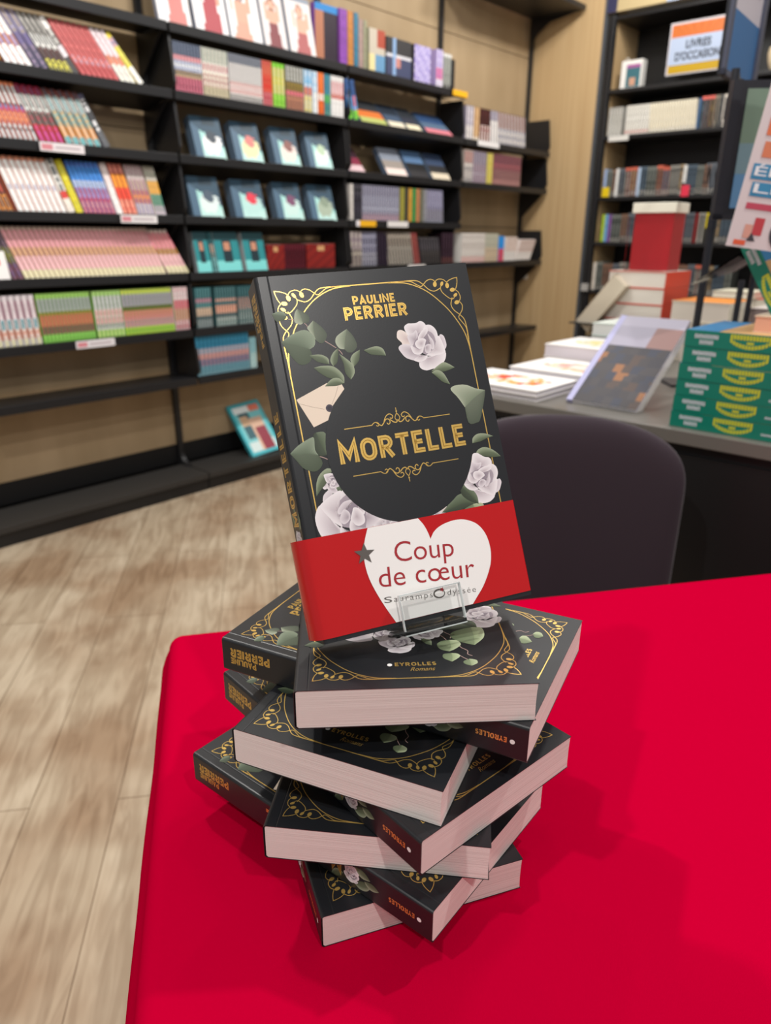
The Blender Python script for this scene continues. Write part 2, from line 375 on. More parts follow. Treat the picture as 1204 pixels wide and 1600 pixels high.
# black bookcase on the right
K2 = S2 / 5.15
BZ = [CZ + v * K2 for v in (1.353, .927, .648, .263, -.033, -.364, -.70)]
bc = room('bookcase', S2, 2.57, 0); tag(bc, 'tall black bookcase with a pale wood left side, rows of dark-spined books', 'bookcase')
n1 = 2.57; NL = 1.45
def bcb(name, s0, s1, na, nb, z0, z1, m, parent=bc, bevel=0):
    mb = MB(); mb.box((s0 - S2, na - 2.57, z0), (s1 - S2, nb - 2.57, z1)); return mb.build(name, m, parent, bevel=bevel)
bcb('front_post', S2 - .012, S2 + .03, 2.535, 2.57, 0, 2.62, black_m, bevel=.002)
bcb('side_panel', S2 + .03, S2 + .36, 2.54, 2.565, 0, BZ[0] + .05, wood2_m)
bcb('rear_board', S2 + .36, S2 + .38, NL, 2.565, 0, BZ[0] + .05, blackboard_m)
bcb('side_board', S2, S2 + .36, NL - .03, NL, 0, 2.62, blackboard_m)
for i, z in enumerate(BZ):
    bcb('shelf', S2 + .004, S2 + .36, NL, 2.54, z - .022, z, black_m, bevel=.0015)
bcb('plinth', S2 + .03, S2 + .36, NL, 2.54, 0, .08, blackboard_m)
# painted frieze above it
fr = room('sign_frieze', S2 - .032, 3.0, BZ[0] + .012); tag(fr, 'colourful frieze board with pink, beige and navy shapes above the bookcase', 'sign')
def flat_poly(parent, name, pts, y, m, label=None):
    mb = MB(); mb.face([(y, p_[0], p_[1]) for p_ in pts]); o = mb.build(name, m, parent)
    if label: o['label'] = label
    return o
mb = MB(); mb.box((0, -1.6, 0), (.015, .35, .5)); mb.build('board', mat('frieze_beige', 'b9a67c', .6), fr)
for pts, c in (([(.35, 0), (-.12, 0), (-.20, .5), (.35, .5)], 'c9504e'), ([(-.22, 0), (-.32, 0), (-.34, .5), (-.24, .5)], 'a9b6cc'), ([(-.32, 0), (-.48, 0), (-.50, .5), (-.34, .5)], '2b2c4e'),
               ([(-.80, 0), (-.98, .0), (-.98, .5), (-.80, .5)], 'a9b6cc'), ([(-1.18, 0), (-1.34, 0), (-1.36, .5), (-1.2, .5)], 'e05a45'), ([(-1.34, 0), (-1.6, 0), (-1.6, .5), (-1.36, .5)], 'd7cfc4')):
    flat_poly(fr, 'colour_field', pts, -.001, mat('frieze_' + c, c, .6))
flat_poly(fr, 'colour_field', [(-.98 + .17 * cos(radians(a)), .0 + .13 * sin(radians(a))) for a in range(0, 181, 12)], -.003, mat('frieze_a9b6cc', 'a9b6cc', .6))
flat_poly(fr, 'colour_field', [(-.98 + .10 * cos(radians(a)), .0 + .075 * sin(radians(a))) for a in range(0, 181, 12)], -.004, mat('frieze_2b2c4e', '2b2c4e', .6))

# ------------------------------------------------------------------ the novel: cover art data in cm from the cover's top left
W, L, T = 0.141, 0.222, 0.02577
LEAVES=[
 (0,[(1.53,2.5),(1.41,2.26),(1.1,2.17),(0.66,2.3)],[(1.53,2.5),(1.18,2.44),(0.66,2.3)],[(1.53,2.5),(1.4,2.69),(0.92,2.81),(0.76,2.6),(0.66,2.3)]),
 (1,[(2.45,3.02),(2.24,3.09),(1.95,2.9),(2.05,2.39),(2.27,2.11)],[(2.45,3.02),(2.4,2.61),(2.27,2.11)],[(2.45,3.02),(2.79,3.01),(2.91,2.73),(2.77,2.45),(2.27,2.11)]),
 (1,[(3.04,4.13),(2.85,3.71),(2.65,3.36),(2.79,3.18),(3.11,2.91)],[(3.04,4.13),(3.02,3.53),(3.11,2.91)],[(3.04,4.13),(3.27,4.35),(3.55,4.28),(3.8,3.87),(3.59,3.39),(3.11,2.91)]),
 (0,[(2.57,4.64),(2.91,4.45),(3.0,3.99),(2.75,3.57),(2.31,3.43),(1.53,3.68),(0.91,4.05)],[(2.57,4.64),(1.74,4.29),(0.91,4.05)],[(2.57,4.64),(2.63,5.01),(2.38,5.44),(1.77,5.51),(1.25,4.8),(0.91,4.05)]),
 (1,[(4.73,4.87),(4.41,4.77),(4.24,4.38),(4.42,4.0),(5.12,3.63)],[(4.73,4.87),(4.89,4.25),(5.12,3.63)],[(4.73,4.87),(4.89,5.08),(5.24,5.09),(5.58,4.72),(5.44,4.1),(5.12,3.63)]),
 (2,[(3.58,5.68),(3.58,5.31),(3.13,5.03),(2.46,5.03)],[(3.58,5.68),(3.22,5.27),(2.46,5.03)],[(3.58,5.68),(3.29,5.61),(2.85,5.43),(2.46,5.03)]),
 (2,[(3.82,5.84),(3.69,5.46),(3.95,5.02),(4.34,4.76)],[(3.82,5.84),(4.0,5.29),(4.34,4.76)],[(3.82,5.84),(4.1,5.63),(4.26,5.18),(4.34,4.76)]),
 (2,[(4.76,6.78),(5.08,6.41),(5.08,5.88),(4.69,5.43),(4.31,5.09)],[(4.76,6.78),(4.83,6.25),(4.63,5.69),(4.31,5.09)],[(4.76,6.78),(4.5,6.35),(4.49,5.74),(4.31,5.09)]),
 (2,[(5.12,6.01),(4.97,5.59),(5.21,5.22),(5.71,5.0)],[(5.12,6.01),(5.37,5.5),(5.71,5.0)],[(5.12,6.01),(5.51,5.65),(5.71,5.0)]),
 (2,[(7.33,5.55),(7.21,5.09),(6.75,4.89),(5.94,5.06)],[(7.33,5.55),(6.84,5.19),(5.94,5.06)],[(7.33,5.55),(6.71,5.45),(6.31,5.34),(5.94,5.06)]),
 (2,[(4.3,6.96),(4.34,6.46),(3.85,5.87),(3.13,5.74),(2.58,5.8)],[(4.3,6.96),(3.89,6.34),(3.28,5.97),(2.58,5.8)],[(4.3,6.96),(3.96,6.68),(3.38,6.51),(2.91,6.16),(2.58,5.8)]),
 (2,[(4.28,6.95),(4.04,6.62),(3.56,6.6),(3.05,7.0)],[(4.28,6.95),(3.72,6.85),(3.05,7.0)],[(4.28,6.95),(3.81,7.06),(3.05,7.0)]),
 (2,[(10.16,6.88),(11.0,6.41),(11.39,6.48),(11.84,6.81)],[(10.16,6.88),(11.06,6.79),(11.84,6.81)],[(10.16,6.88),(10.75,6.97),(11.22,6.97),(11.84,6.81)]),
 (2,[(10.17,6.97),(10.57,6.83),(10.99,7.1),(11.29,7.87)],[(10.17,6.97),(10.79,7.39),(11.29,7.87)],[(10.17,6.97),(10.48,7.29),(10.81,7.64),(11.29,7.87)]),
 (3,[(2.36,11.16),(2.53,9.85),(1.95,9.71)],[(2.36,11.16),(2.12,10.47),(1.95,9.71)],[(2.36,11.16),(1.88,11.11),(1.7,10.56),(1.76,9.84),(1.95,9.71)]),
 (0,[(1.84,11.08),(1.7,10.72),(1.77,10.05),(1.57,9.98),(0.78,10.3),(0.16,10.75)],[(1.84,11.08),(1.18,10.9),(0.67,10.87),(0.16,10.75)],[(1.84,11.08),(2.01,11.55),(1.79,11.88),(1.39,12.02),(0.81,11.75),(0.49,11.26),(0.16,10.75)]),
 (2,[(2.75,12.14),(2.45,12.01),(2.14,11.96),(1.66,12.27),(1.37,12.8),(1.25,13.5)],[(2.53,12.15),(1.93,12.48),(1.53,12.93),(1.25,13.5)],[(2.44,12.22),(1.97,12.85),(1.65,13.11),(1.25,13.5)]),
 (3,[(2.2,13.56),(2.42,13.29),(2.83,13.09),(3.14,13.46)],[(2.2,13.56),(2.6,13.45),(3.12,13.56)],[(2.2,13.56),(2.51,13.61),(3.1,13.66)]),
 (1,[(12.0,9.46),(11.63,8.75),(11.24,8.19),(11.59,7.98),(12.35,8.01),(13.04,8.35),(13.67,8.52)],[(12.0,9.46),(12.77,8.95),(13.67,8.52)],[(12.0,9.46),(12.05,10.51),(12.63,10.56),(12.96,10.32),(13.54,8.99),(13.67,8.52)]),
 (2,[(12.04,11.84),(12.11,11.53),(12.47,11.3),(13.02,11.33),(13.61,11.59)],[(12.04,11.84),(12.68,11.62),(13.61,11.59)],[(12.04,11.84),(12.64,11.8),(13.09,11.67),(13.61,11.59)]),
 (2,[(12.03,12.69),(12.32,12.32),(12.83,12.21),(13.41,12.49),(13.87,12.97)],[(12.03,12.69),(12.68,12.57),(13.37,12.67),(13.87,12.97)],[(12.03,12.69),(12.64,12.78),(13.31,12.95),(13.87,12.97)]),
 (3,[(8.95,15.9),(10.3,14.96),(11.11,15.03),(11.39,15.33),(11.42,15.68)],[(8.95,15.9),(10.51,15.55),(11.42,15.68)],[(8.95,15.9),(10.23,15.94),(11.42,15.68)]),
 (2,[(7.8,16.7),(8.2,16.8),(8.45,17.2),(8.4,17.8)],[(7.8,16.7),(8.15,17.2),(8.4,17.8)],[(7.8,16.7),(7.85,17.2),(8.1,17.6),(8.4,17.8)]),
 (4,[(11.25,15.7),(11.9,15.75),(12.0,16.4),(11.8,17.1),(11.1,17.9)],[(11.25,15.7),(11.25,16.8),(11.1,17.9)],[(11.25,15.7),(10.6,15.9),(9.9,16.3),(9.75,16.9),(10.3,17.5),(11.1,17.9)]),
 (4,[(9.6,17.2),(10.1,17.3),(10.25,17.8),(9.8,18.3),(9.4,18.55)],[(9.6,17.2),(9.6,17.9),(9.4,18.55)],[(9.6,17.2),(9.1,17.3),(8.75,17.7),(8.9,18.3),(9.4,18.55)]),
 (4,[(9.5,18.75),(9.9,18.85),(9.95,19.2),(9.4,19.7)],[(9.5,18.75),(9.5,19.2),(9.4,19.7)],[(9.5,18.75),(9.0,18.85),(8.95,19.3),(9.4,19.7)]),
 (4,[(10.5,19.45),(10.9,19.6),(10.9,19.95),(10.5,20.2)],[(10.5,19.45),(10.5,20.2)],[(10.5,19.45),(10.1,19.7),(10.15,20.0),(10.5,20.2)]),
 (3,[(10.5,14.3),(11.1,14.5),(11.6,15.1),(11.65,15.75)],[(10.5,14.3),(11.1,15.0),(11.65,15.75)],[(10.5,14.3),(10.6,15.0),(11.1,15.5),(11.65,15.75)]),
 (3,[(0.45,17.4),(0.9,17.0),(1.5,17.0),(1.75,17.3)],[(0.45,17.4),(1.1,17.3),(1.75,17.3)],[(0.45,17.4),(1.0,17.65),(1.5,17.6),(1.75,17.3)]),
]
LEAF_OVER_ENV=11
STEMS= [[(2.49,2.99),(2.61,3.1),(2.69,3.25)],[(3.56,4.21),(3.86,4.44),(4.22,4.73)],[(4.35,4.86),(4.46,5.01),(4.54,5.18)],[(1.59,2.69),(1.92,2.76)],[(1.9,11.17),(2.14,11.28),(2.36,11.42)],[(8.9,16.3),(9.3,16.9),(9.5,17.5)],[(9.2,15.9),(9.5,16.3),(9.75,16.6),(9.7,17.0)],[(10.1,17.6),(10.2,18.1),(10.55,18.5),(10.5,18.9),(10.75,19.1)],[(9.9,18.9),(10.2,19.3),(10.5,19.6)]]
ENV= [(1.15,7.6),(3.22,6.81),(4.11,6.97),(4.23,7.3),(3.31,8.23),(2.93,9.05),(1.89,9.38)]
ENVL= [[(1.22,7.83),(1.99,8.14),(2.74,8.38)],[(3.88,7.07),(3.6,7.63),(3.26,8.15)]]
SEAL= (3.08,8.36)
ROSE= [(0,[(-0.271,0.706),(-0.2,0.565),(0.041,0.447),(0.559,0.429),(0.894,0.353),(0.788,0.671),(0.459,0.894),(0.218,0.924),(-0.024,0.953),(-0.224,0.859)]),(1,[(0.806,-0.347),(0.947,-0.276),(0.988,-0.088),(0.988,0.1),(0.882,0.235),(0.776,0.153),(0.712,-0.112)]),(2,[(-0.935,-0.459),(-0.865,-0.635),(-0.706,-0.659),(-0.535,-0.529),(-0.465,-0.306),(-0.365,-0.035),(-0.747,-0.076),(-0.8,-0.194),(-0.924,-0.347)]),(1,[(-0.959,-0.006),(-0.776,-0.118),(-0.406,-0.041),(-0.135,0.353),(0.118,0.453),(-0.194,0.624),(-0.412,0.541),(-0.729,0.4),(-0.882,0.2)]),(0,[(-0.588,-0.735),(-0.429,-0.871),(-0.271,-0.871),(-0.076,-0.871),(0.112,-0.929),(0.271,-0.824),(0.3,-0.6),(0.018,-0.365),(-0.312,-0.288),(-0.482,-0.418)]),(0,[(0.124,-0.506),(0.294,-0.747),(0.524,-0.724),(0.682,-0.524),(0.706,-0.265),(0.653,-0.006),(0.494,-0.024),(0.365,-0.335)]),(3,[(-0.306,-0.324),(0.047,-0.512),(0.365,-0.518),(0.559,-0.312),(0.541,0.129),(0.171,0.388),(-0.241,0.124),(-0.429,-0.118)]),(0,[(0.712,-0.3),(0.829,-0.1),(0.894,0.276),(0.847,0.382),(0.559,0.429),(0.318,0.435),(0.094,0.376),(0.347,0.294),(0.541,0.129)]),(1,[(-0.518,-0.418),(-0.271,-0.506),(-0.129,-0.6),(-0.1,-0.376),(-0.253,-0.212),(-0.412,-0.006),(-0.494,-0.159)]),(0,[(-0.124,-0.271),(0.047,-0.512),(0.318,-0.671),(0.318,-0.482),(0.071,-0.253),(-0.035,-0.112)]),(0,[(-0.276,-0.1),(-0.129,-0.235),(0.071,-0.271),(0.194,-0.2),(0.153,-0.094),(0.029,0.112),(-0.2,0.088)]),(1,[(0.306,-0.429),(0.394,-0.294),(0.494,-0.1),(0.459,0.159),(0.353,0.182),(0.335,-0.006),(0.341,-0.224)]),(1,[(0.129,0.012),(0.259,-0.029),(0.365,0.035),(0.271,0.288),(0.112,0.306),(0.065,0.153)]),(0,[(-0.465,-0.029),(-0.312,0.076),(-0.129,0.135),(0.035,0.094),(-0.035,0.253),(-0.171,0.329),(-0.359,0.294),(-0.447,0.171)]),(0,[(-0.447,0.524),(-0.306,0.424),(-0.112,0.429),(0.129,0.4),(0.018,0.553),(-0.229,0.606)])]


TONES = [(('8c9a84'), ('5d6b57'), ('46523f')), (('b0b8a2'), ('77836d'), ('4c5647')), (('9aa58b'), ('5f6c52'), ('4a563f')), (('6f7d66'), ('48553f'), ('333d2f')), (('b4bf9c'), ('8c9a76'), ('69775a'))]
def up_place(x, y, off): return Vector((x / 100, L - y / 100, T + off))          # front cover, cm from its top left
def sp_place(x, y, off): return Vector((-off, L - x / 100, T - y / 100))          # spine: x cm from the head, y cm from the front edge
def sp_read(x0, zb):                                                              # reading up the spine
    return lambda gx, gy, off: Vector((-off, L - (x0 - gx) / 100, T - (zb + gy) / 100))
def up_text(x, y, off): return up_place(x, -y, off)                               # y grows upwards
def draw_leaf(mb, leaf, place, off):
    tone, A, Mi, B = leaf; ca, cm, cb = [lin(c) for c in TONES[tone]]
    a, m_, b_ = spline(A, 5), spline(Mi, 8), spline(B, 5)
    def at(P, t):
        f = t * (len(P) - 1); i = min(int(f), len(P) - 2); return P[i].lerp(P[i + 1], f - i)
    K = 16
    for i in range(K):
        t0, t1 = i / K, (i + 1) / K
        for P, rim, inn in ((a, ca, cm), (b_, cb, [v * .8 + .2 * u for v, u in zip(cb, ca)])):
            q = [at(P, t0), at(P, t1), at(m_, t1), at(m_, t0)]
            mb.face([place(v.x, v.y, off) for v in q], 0, [rim, rim, inn, inn])
RT = [('eee9ec', 'b9adb4'), ('e2dbe0', 'a79ba4'), ('efe3dc', 'c9b8b8'), ('a79ca6', '857a86')]
def draw_rose(mb, c, r, place, off, rot=0.0, flip=1):
    cr_, sr = cos(rot), sin(rot); o = off
    for tone, pts in ROSE:
        q = [(c[0] + r * (flip * x * cr_ - y * sr), c[1] + r * (flip * x * sr + y * cr_)) for x, y in pts]
        q = spline(q, 4, True); rim, inn = [lin(v) for v in RT[tone]]
        cx = sum(v.x for v in q) / len(q); cy = sum(v.y for v in q) / len(q)
        cx += (c[0] - cx) * .25; cy += (c[1] - cy) * .25
        fan(mb, q, (cx, cy), place, o, inn, rim); o += .000005
    return o

def make_cover(mat_=None):
    mb = MB(); r = .0022; e = .00035
    outp = [(W, T)] + [(.0088, T), (.0082, T - .00018), (.0076, T)] + [(r + r * cos(a), T - r + r * sin(a)) for a in [radians(v) for v in (90, 115, 140, 160, 180)]]
    outp += [(r + r * cos(a), r + r * sin(a)) for a in [radians(v) for v in (180, 200, 225, 250, 270)]] + [(W, 0)]
    r2 = r - e
    inp = [(W, T - e)] + [(.0088, T - e), (.0082, T - e - .0001), (.0076, T - e)] + [(r + r2 * cos(a), T - r + r2 * sin(a)) for a in [radians(v) for v in (90, 115, 140, 160, 180)]]
    inp += [(r + r2 * cos(a), r + r2 * sin(a)) for a in [radians(v) for v in (180, 200, 225, 250, 270)]] + [(W, e)]
    n = len(outp); vs = []
    for y in (0, L): vs += [(x, y, z) for x, z in outp] + [(x, y, z) for x, z in inp]
    fs = []
    for i in range(n - 1):
        fs.append((i, i + 1, 2 * n + i + 1, 2 * n + i)[::-1]); fs.append((n + i, n + i + 1, 3 * n + i + 1, 3 * n + i))
        fs.append((i, n + i, n + i + 1, i + 1)[::-1]); fs.append((2 * n + i, 3 * n + i, 3 * n + i + 1, 2 * n + i + 1))
    for i in (0, n - 1): fs.append((i, 2 * n + i, 3 * n + i, n + i))
    mb.raw(vs, fs); return mb
def make_pages():
    mb = MB(); e = .00038; x0 = .0012; K = 6
    # trimmed block, fore edge very slightly hollow, rounded towards the spine
    prof = [(x0 + .0012, e), (W - .0006, e)] + [(W - .0006 - .0004 * sin(pi * k / K), e + (T - 2 * e) * k / K) for k in range(1, K)] + [(W - .0006, T - e), (x0 + .0012, T - e), (x0, T - e - .0012), (x0, e + .0012)]
    n = len(prof); vs = [(x, .0003, z) for x, z in prof] + [(x, L - .0003, z) for x, z in prof]
    fs = [tuple(range(n)), tuple(range(2 * n - 1, n - 1, -1))] + [(i, n + i, n + (i + 1) % n, (i + 1) % n) for i in range(n)]
    mb.raw(vs, fs); return mb

def four(pts):
    """a corner motif (cm) repeated in the four corners of the frame"""
    return [pts, [(14.3 - x, y) for x, y in pts], [(x, 22.2 - y) for x, y in pts], [(14.3 - x, 22.2 - y) for x, y in pts]]
def swp(pts): return [(y + .12, x - .12) for x, y in pts]
HALF = [([(1.86, 1.21), (1.62, 1.07), (1.3, .97), (1.03, .94)], .05), ([(1.86, 1.21), (2.05, 1.02), (2.36, .96), (2.58, 1.05), (2.69, 1.24)], .05),
        ([(2.36, 1.54), (2.58, 1.65), (2.87, 1.72), (3.2, 1.58), (3.54, 1.22), (3.87, .98), (4.42, .92), (5.2, .93)], .055),
        ([(2.66, 1.12), (2.74, 1.01), (2.96, .93), (3.25, 1.02), (3.48, 1.21), (3.7, 1.35), (4.0, 1.19), (4.35, .98), (4.8, .94)], .05)]
BOTH = [([(2.25, 1.36), (2.36, 1.57), (2.3, 1.82), (2.13, 2.03), (1.9, 2.24), (1.67, 2.34), (1.5, 2.24)], .05),
        ([(5.9, .95), (5.3, .99), (4.77, 1.05), (4.18, 1.24), (3.57, 1.55), (3.07, 1.93), (2.62, 2.38), (2.1, 3.0), (1.69, 3.66), (1.3, 4.5), (1.14, 5.3), (1.09, 6.1)], .06)]
def make_frame():
    mb = MB(); o = .00005
    for pts, w_ in HALF:
        for s_ in (pts, swp(pts)):
            for q in four(s_): ribbon(mb, spline(q, 5), w_, up_place, o)
    for pts, w_ in BOTH:
        for q in four(pts): ribbon(mb, spline(q, 5), w_, up_place, o)
    for bx, by, rx, ry, ro in ((1.85, 1.42, .13, .19, -.2), (2.21, 1.28, .1, .17, -.6), (2.7, 1.28, .13, .18, -.3)):
        base = disc_pts(bx, by, rx, ry, 16, ro)
        for s_ in (base, swp(base)):
            for q in four(s_): poly(mb, q, up_place, o + .00001)
    for q in ([(4.6, .93), (9.7, .93)], [(4.6, 21.27), (9.7, 21.27)], [(1.08, 4.7), (1.08, 17.5)], [(13.22, 4.7), (13.22, 17.5)]): ribbon(mb, q, .07, up_place, o)
    return mb
def make_flora():
    mb = MB(); o = .00007
    for s_ in STEMS: ribbon(mb, spline(s_, 5), .045, up_place, o, col=lin('b79a92'))
    for i, lf in enumerate(LEAVES[:LEAF_OVER_ENV]): draw_leaf(mb, lf, up_place, o + .00001 + i * .000003)
    poly(mb, ENV, up_place, o + .00005, col=lin('ead9c6'))
    for q in ENVL: ribbon(mb, q, .02, up_place, o + .000055, col=lin('9b8b80'))
    poly(mb, disc_pts(SEAL[0], SEAL[1], .24), up_place, o + .00006, col=lin('4d4652'))
    poly(mb, disc_pts(SEAL[0], SEAL[1], .15), up_place, o + .000065, col=lin('37323d'))
    for i, lf in enumerate(LEAVES[LEAF_OVER_ENV:]): draw_leaf(mb, lf, up_place, o + .00006 + i * .000002)
    o = .00013
    for c, r, ro, fl in (((9.89, 5.16), 1.7, 0, 1), ((12.0, 14.1), 1.65, .6, 1), ((2.35, 12.85), .72, 1.3, -1), ((3.3, 15.2), 2.35, .9, -1), ((6.2, 17.4), 1.2, .3, 1), ((8.2, 16.0), 1.2, 2.2, 1), ((5.6, 15.9), 1.3, 2.9, 1)):
        draw_rose(mb, c, r, up_place, o, ro, fl)
    return mb
def make_disc():
    mb = MB(); poly(mb, disc_pts(7.2, 11.2, 4.85, 4.85, 72), up_place, .00022); return mb
def make_title():
    mb = MB(); o = .00026
    caps(mb, 'MORTELLE', up_text, 3.12, -11.86, 8.45, 1.36, .3, o, 0, 1)
    half = [([(1.75, 0), (1.6, -.12), (1.42, -.14), (1.28, -.02), (1.36, .1), (1.48, .05)], .045), ([(1.42, -.12), (1.15, .1), (.98, -.02), (.78, -.24), (.58, -.22), (.54, -.02), (.66, .08), (.76, -.02)], .055),
            ([(.95, -.08), (.75, -.42), (.5, -.55), (.3, -.42), (.36, -.26), (.5, -.3)], .05), ([(.5, -.2), (.3, -.02), (.12, .02), (0, -.12)], .06), ([(.02, -.02), (.16, -.26), (.02, -.52)], .045)]
    for yc, sg in ((9.76, 1), (12.68, -1)):
        for pts, w_ in half:
            for sx in (1, -1): ribbon(mb, spline([(7.28 + sx * x, yc + sg * y) for x, y in pts], 5), w_, up_place, o)
        ribbon(mb, [(7.28, yc - sg * .5), (7.28, yc - sg * .9)], .04, up_place, o)
        poly(mb, disc_pts(7.28, yc - sg * .66, .05, n=10), up_place, o + .00001)
        for a, b_ in ((3.73, 5.55), (9.0, 10.84)): ribbon(mb, [(a, yc), (b_, yc)], .045, up_place, o)
    return mb
def make_author():
    mb = MB(); o = .00012
    caps(mb, 'PAULINE', up_text, 5.85, -2.17, 2.8, .54, .12, o, 0, 1)
    caps(mb, 'PERRIER', up_text, 5.15, -3.1, 4.2, .8, .18, o, 0, 1)
    return mb
def make_publisher():
    mb = MB(); o = .00012
    caps(mb, 'EYROLLES', up_text, 5.92, -20.0, 2.5, .36, .075, o)
    font_text(mb, 'Romans', up_text, 6.8, -20.55, 1.5, .38, o, 0, shear=.45)
    poly(mb, disc_pts(5.62, 19.85, .15), up_place, o, 1)
    return mb
def make_spine_title():
    mb = MB(); caps(mb, 'MORTELLE', sp_read(15.05, .62), 0, 0, 7.0, 1.25, .27, .00006, 0, 1, track=.3); return mb
def make_spine_author():
    mb = MB(); o = .00006
    caps(mb, 'PERRIER', sp_read(4.0, .62), 0, 0, 3.3, .66, .16, o, 0, 1)
    caps(mb, 'PAULINE', sp_read(2.85, 1.38), 0, 0, 2.15, .46, .11, o, 0, 1)
    return mb
def make_spine_publisher():
    mb = MB(); o = .00006
    caps(mb, 'EYROLLES', sp_read(20.9, 1.1), 0, 0, 1.95, .36, .08, o)
    poly(mb, disc_pts(21.25, 1.3, .16), sp_place, o, 1)
    return mb
def make_spine_flora():
    mb = MB(); o = .00004
    def mv(leaf, dx, dy, k, a): 
        f = lambda P: [(dx + k * (x * cos(a) - y * sin(a)), dy + k * (x * sin(a) + y * cos(a))) for x, y in P]
        return (leaf[0], f(leaf[1]), f(leaf[2]), f(leaf[3]))
    base = (2, [(0, 0), (.3, .35), (.9, .4), (1.5, 0)], [(0, 0), (.7, .12), (1.5, 0)], [(0, 0), (.5, -.25), (1.0, -.25), (1.5, 0)])
    for i, (x, y, k, a) in enumerate(((16.2, .5, .9, .3), (16.2, 1.9, 1.0, -.4), (17.0, 1.2, .8, .1), (15.2, 1.7, .8, 2.6), (15.3, .6, .8, 3.5), (14.6, 1.2, .7, 3.0))): draw_leaf(mb, mv(base, x, y, k, a), sp_place, o + i * .000003)
    draw_rose(mb, (15.9, 1.25), .75, sp_place, o + .00003, 1.0)
    return mb

def make_novel():
    root = empty('novel')
    cov = make_cover().build('cover', cover_m, root)
    make_pages().build('page_block', pages_m, root)
    make_frame().build('foil_frame', gold_m, cov)['label'] = 'gold foil corner braids and border lines'
    make_flora().build('floral_print', art_m, cov)['label'] = 'printed grey-green leaves and pale peonies'
    make_disc().build('cover_medallion', cover_m, cov)
    make_title().build('title_lettering', [gold_m, goldd_m], cov)['label'] = 'gold title MORTELLE between scrolled rules'
    make_author().build('author_lettering', [gold_m, goldd_m], cov)
    make_publisher().build('publisher_lettering', [gold_m, white_m], cov)
    make_spine_title().build('spine_title', [gold_m, goldd_m], cov)
    make_spine_author().build('spine_author', [gold_m, goldd_m], cov)
    make_spine_publisher().build('spine_publisher', [gold_m, white_m], cov)
    make_spine_flora().build('spine_print', art_m, cov)
    return root

# ------------------------------------------------------------------ table and stack
def lay(o, x, y, k, a):
    o.location = (x, y, TABLE_Z + k * T); o.rotation_euler = (0, 0, a)
STACK = [(-0.0382, 0.3287, 0.3345), (0.0293, 0.3113, 0.9042), (-0.075, 0.3505, -0.1153), (0.0212, 0.3129, 0.7184), (-0.0963, 0.3787, -0.4009), (0.0843, 0.3467, 1.1133), (-0.0513, 0.3444, 0.0689)]
SL = ['black novel at the very bottom of the fanned stack, lying on the red tablecloth', 'black novel second from the bottom, spine corner with publisher name nearest the cloth',
      'black novel third from the bottom, page edge facing front above the lowest two', 'black novel in the middle of the stack, long pink page edge pointing right',
      'black novel third from the top, swung left with its lower edge slanting down right', 'black novel second from the top, author name on its spine at far left',
      'topmost flat novel of the stack, carrying the clear easel']
novel = make_novel(); lay(novel, *STACK[0][:2], 0, STACK[0][2]); tag(novel, SL[0], 'book', 'black novels stacked on the red table')
for k in range(1, 7):
    o = copy_tree(novel); lay(o, STACK[k][0], STACK[k][1], k, STACK[k][2]); tag(o, SL[k], 'book', 'black novels stacked on the red table')
# the upright copy
DP = Vector((-0.035595, 0.370378, -0.225464)); DR = Vector((1.137515, 0.166751, 0.363793))
RM = Matrix.Rotation(DR.length, 4, DR.normalized())
disp = copy_tree(novel); tag(disp, 'upright black novel in a red paper band, propped on a clear easel above the stack', 'book')
DM = Matrix.Translation(DP + Vector((0, 0, CZ))) @ RM @ Matrix.Translation((0, 0, -T))
disp.matrix_world = DM
# paper band round the upright copy
def make_band():
    mb = MB(); y0, y1 = L - .2192, L - .1592; g = .0006
    prof = [(W + g, T * .5), (W + g, T - .0006), (W - .0004, T + g), (.02, T + g), (.007, T + g + .0003)]
    for a in range(100, 261, 10):
        prof.append((.003 + .0085 * cos(radians(a)), T / 2 + (T / 2 + g + .0002) * sin(radians(a))))
    prof += [(.007, -g), (W - .0004, -g), (W + g, .0006)]
    n = len(prof); vs = [(x, y0, z) for x, z in prof] + [(x, y1, z) for x, z in prof]
    mb.raw(vs, [(i, (i + 1) % n, n + (i + 1) % n, n + i)[::-1] for i in range(n)]); mb.smooth = False
    return mb
band = make_band().build('paper_band', red_m, disp); band['label'] = 'glossy red paper band round the lower third'
for p_ in band.data.polygons: p_.use_smooth = True
md = band.modifiers.new('edge', 'EDGE_SPLIT'); md.split_angle = radians(35)
BO = .0009
mb = MB()
notch = spline([(7.31, 15.93), (7.6, 16.4), (7.78, 16.9), (7.87, 17.35)], 5)
rl = spline([(7.87, 17.35), (8.15, 16.98), (8.55, 16.72), (9.1, 16.55), (9.8, 16.48), (10.5, 16.6), (11.2, 17.0), (11.65, 17.7), (11.8, 18.6), (11.66, 19.5), (11.26, 20.3), (10.75, 21.0), (10.2, 21.55), (9.85, 21.9)], 5)
ll = spline([(4.62, 21.9), (4.15, 20.9), (3.75, 19.9), (3.48, 19.0), (3.38, 18.2), (3.42, 17.4), (3.62, 16.7), (3.97, 15.93)], 5)
heart = [(v.x, v.y) for v in notch + rl[1:] + ll]
poly(mb, heart, up_place, BO)
hp = mb.build('heart_print', white_m, band)
mb = MB(); rt = radians(-5.6)
font_text(mb, 'Coup', up_text, 5.3, -18.3, 3.95, 1.26, BO + .0001, 0, rot=rt, thick=-.004)
font_text(mb, 'de cœur', up_text, 4.0, -19.62, 6.4, 1.24, BO + .0001, 0, rot=rt, thick=-.004)
mb.build('band_lettering', redtext_m, band)['label'] = 'dark red words Coup de cœur'
mb = MB()
font_text(mb, 'S', up_text, 4.12, -20.6, .5, .36, BO + .0001, 0, rot=rt)
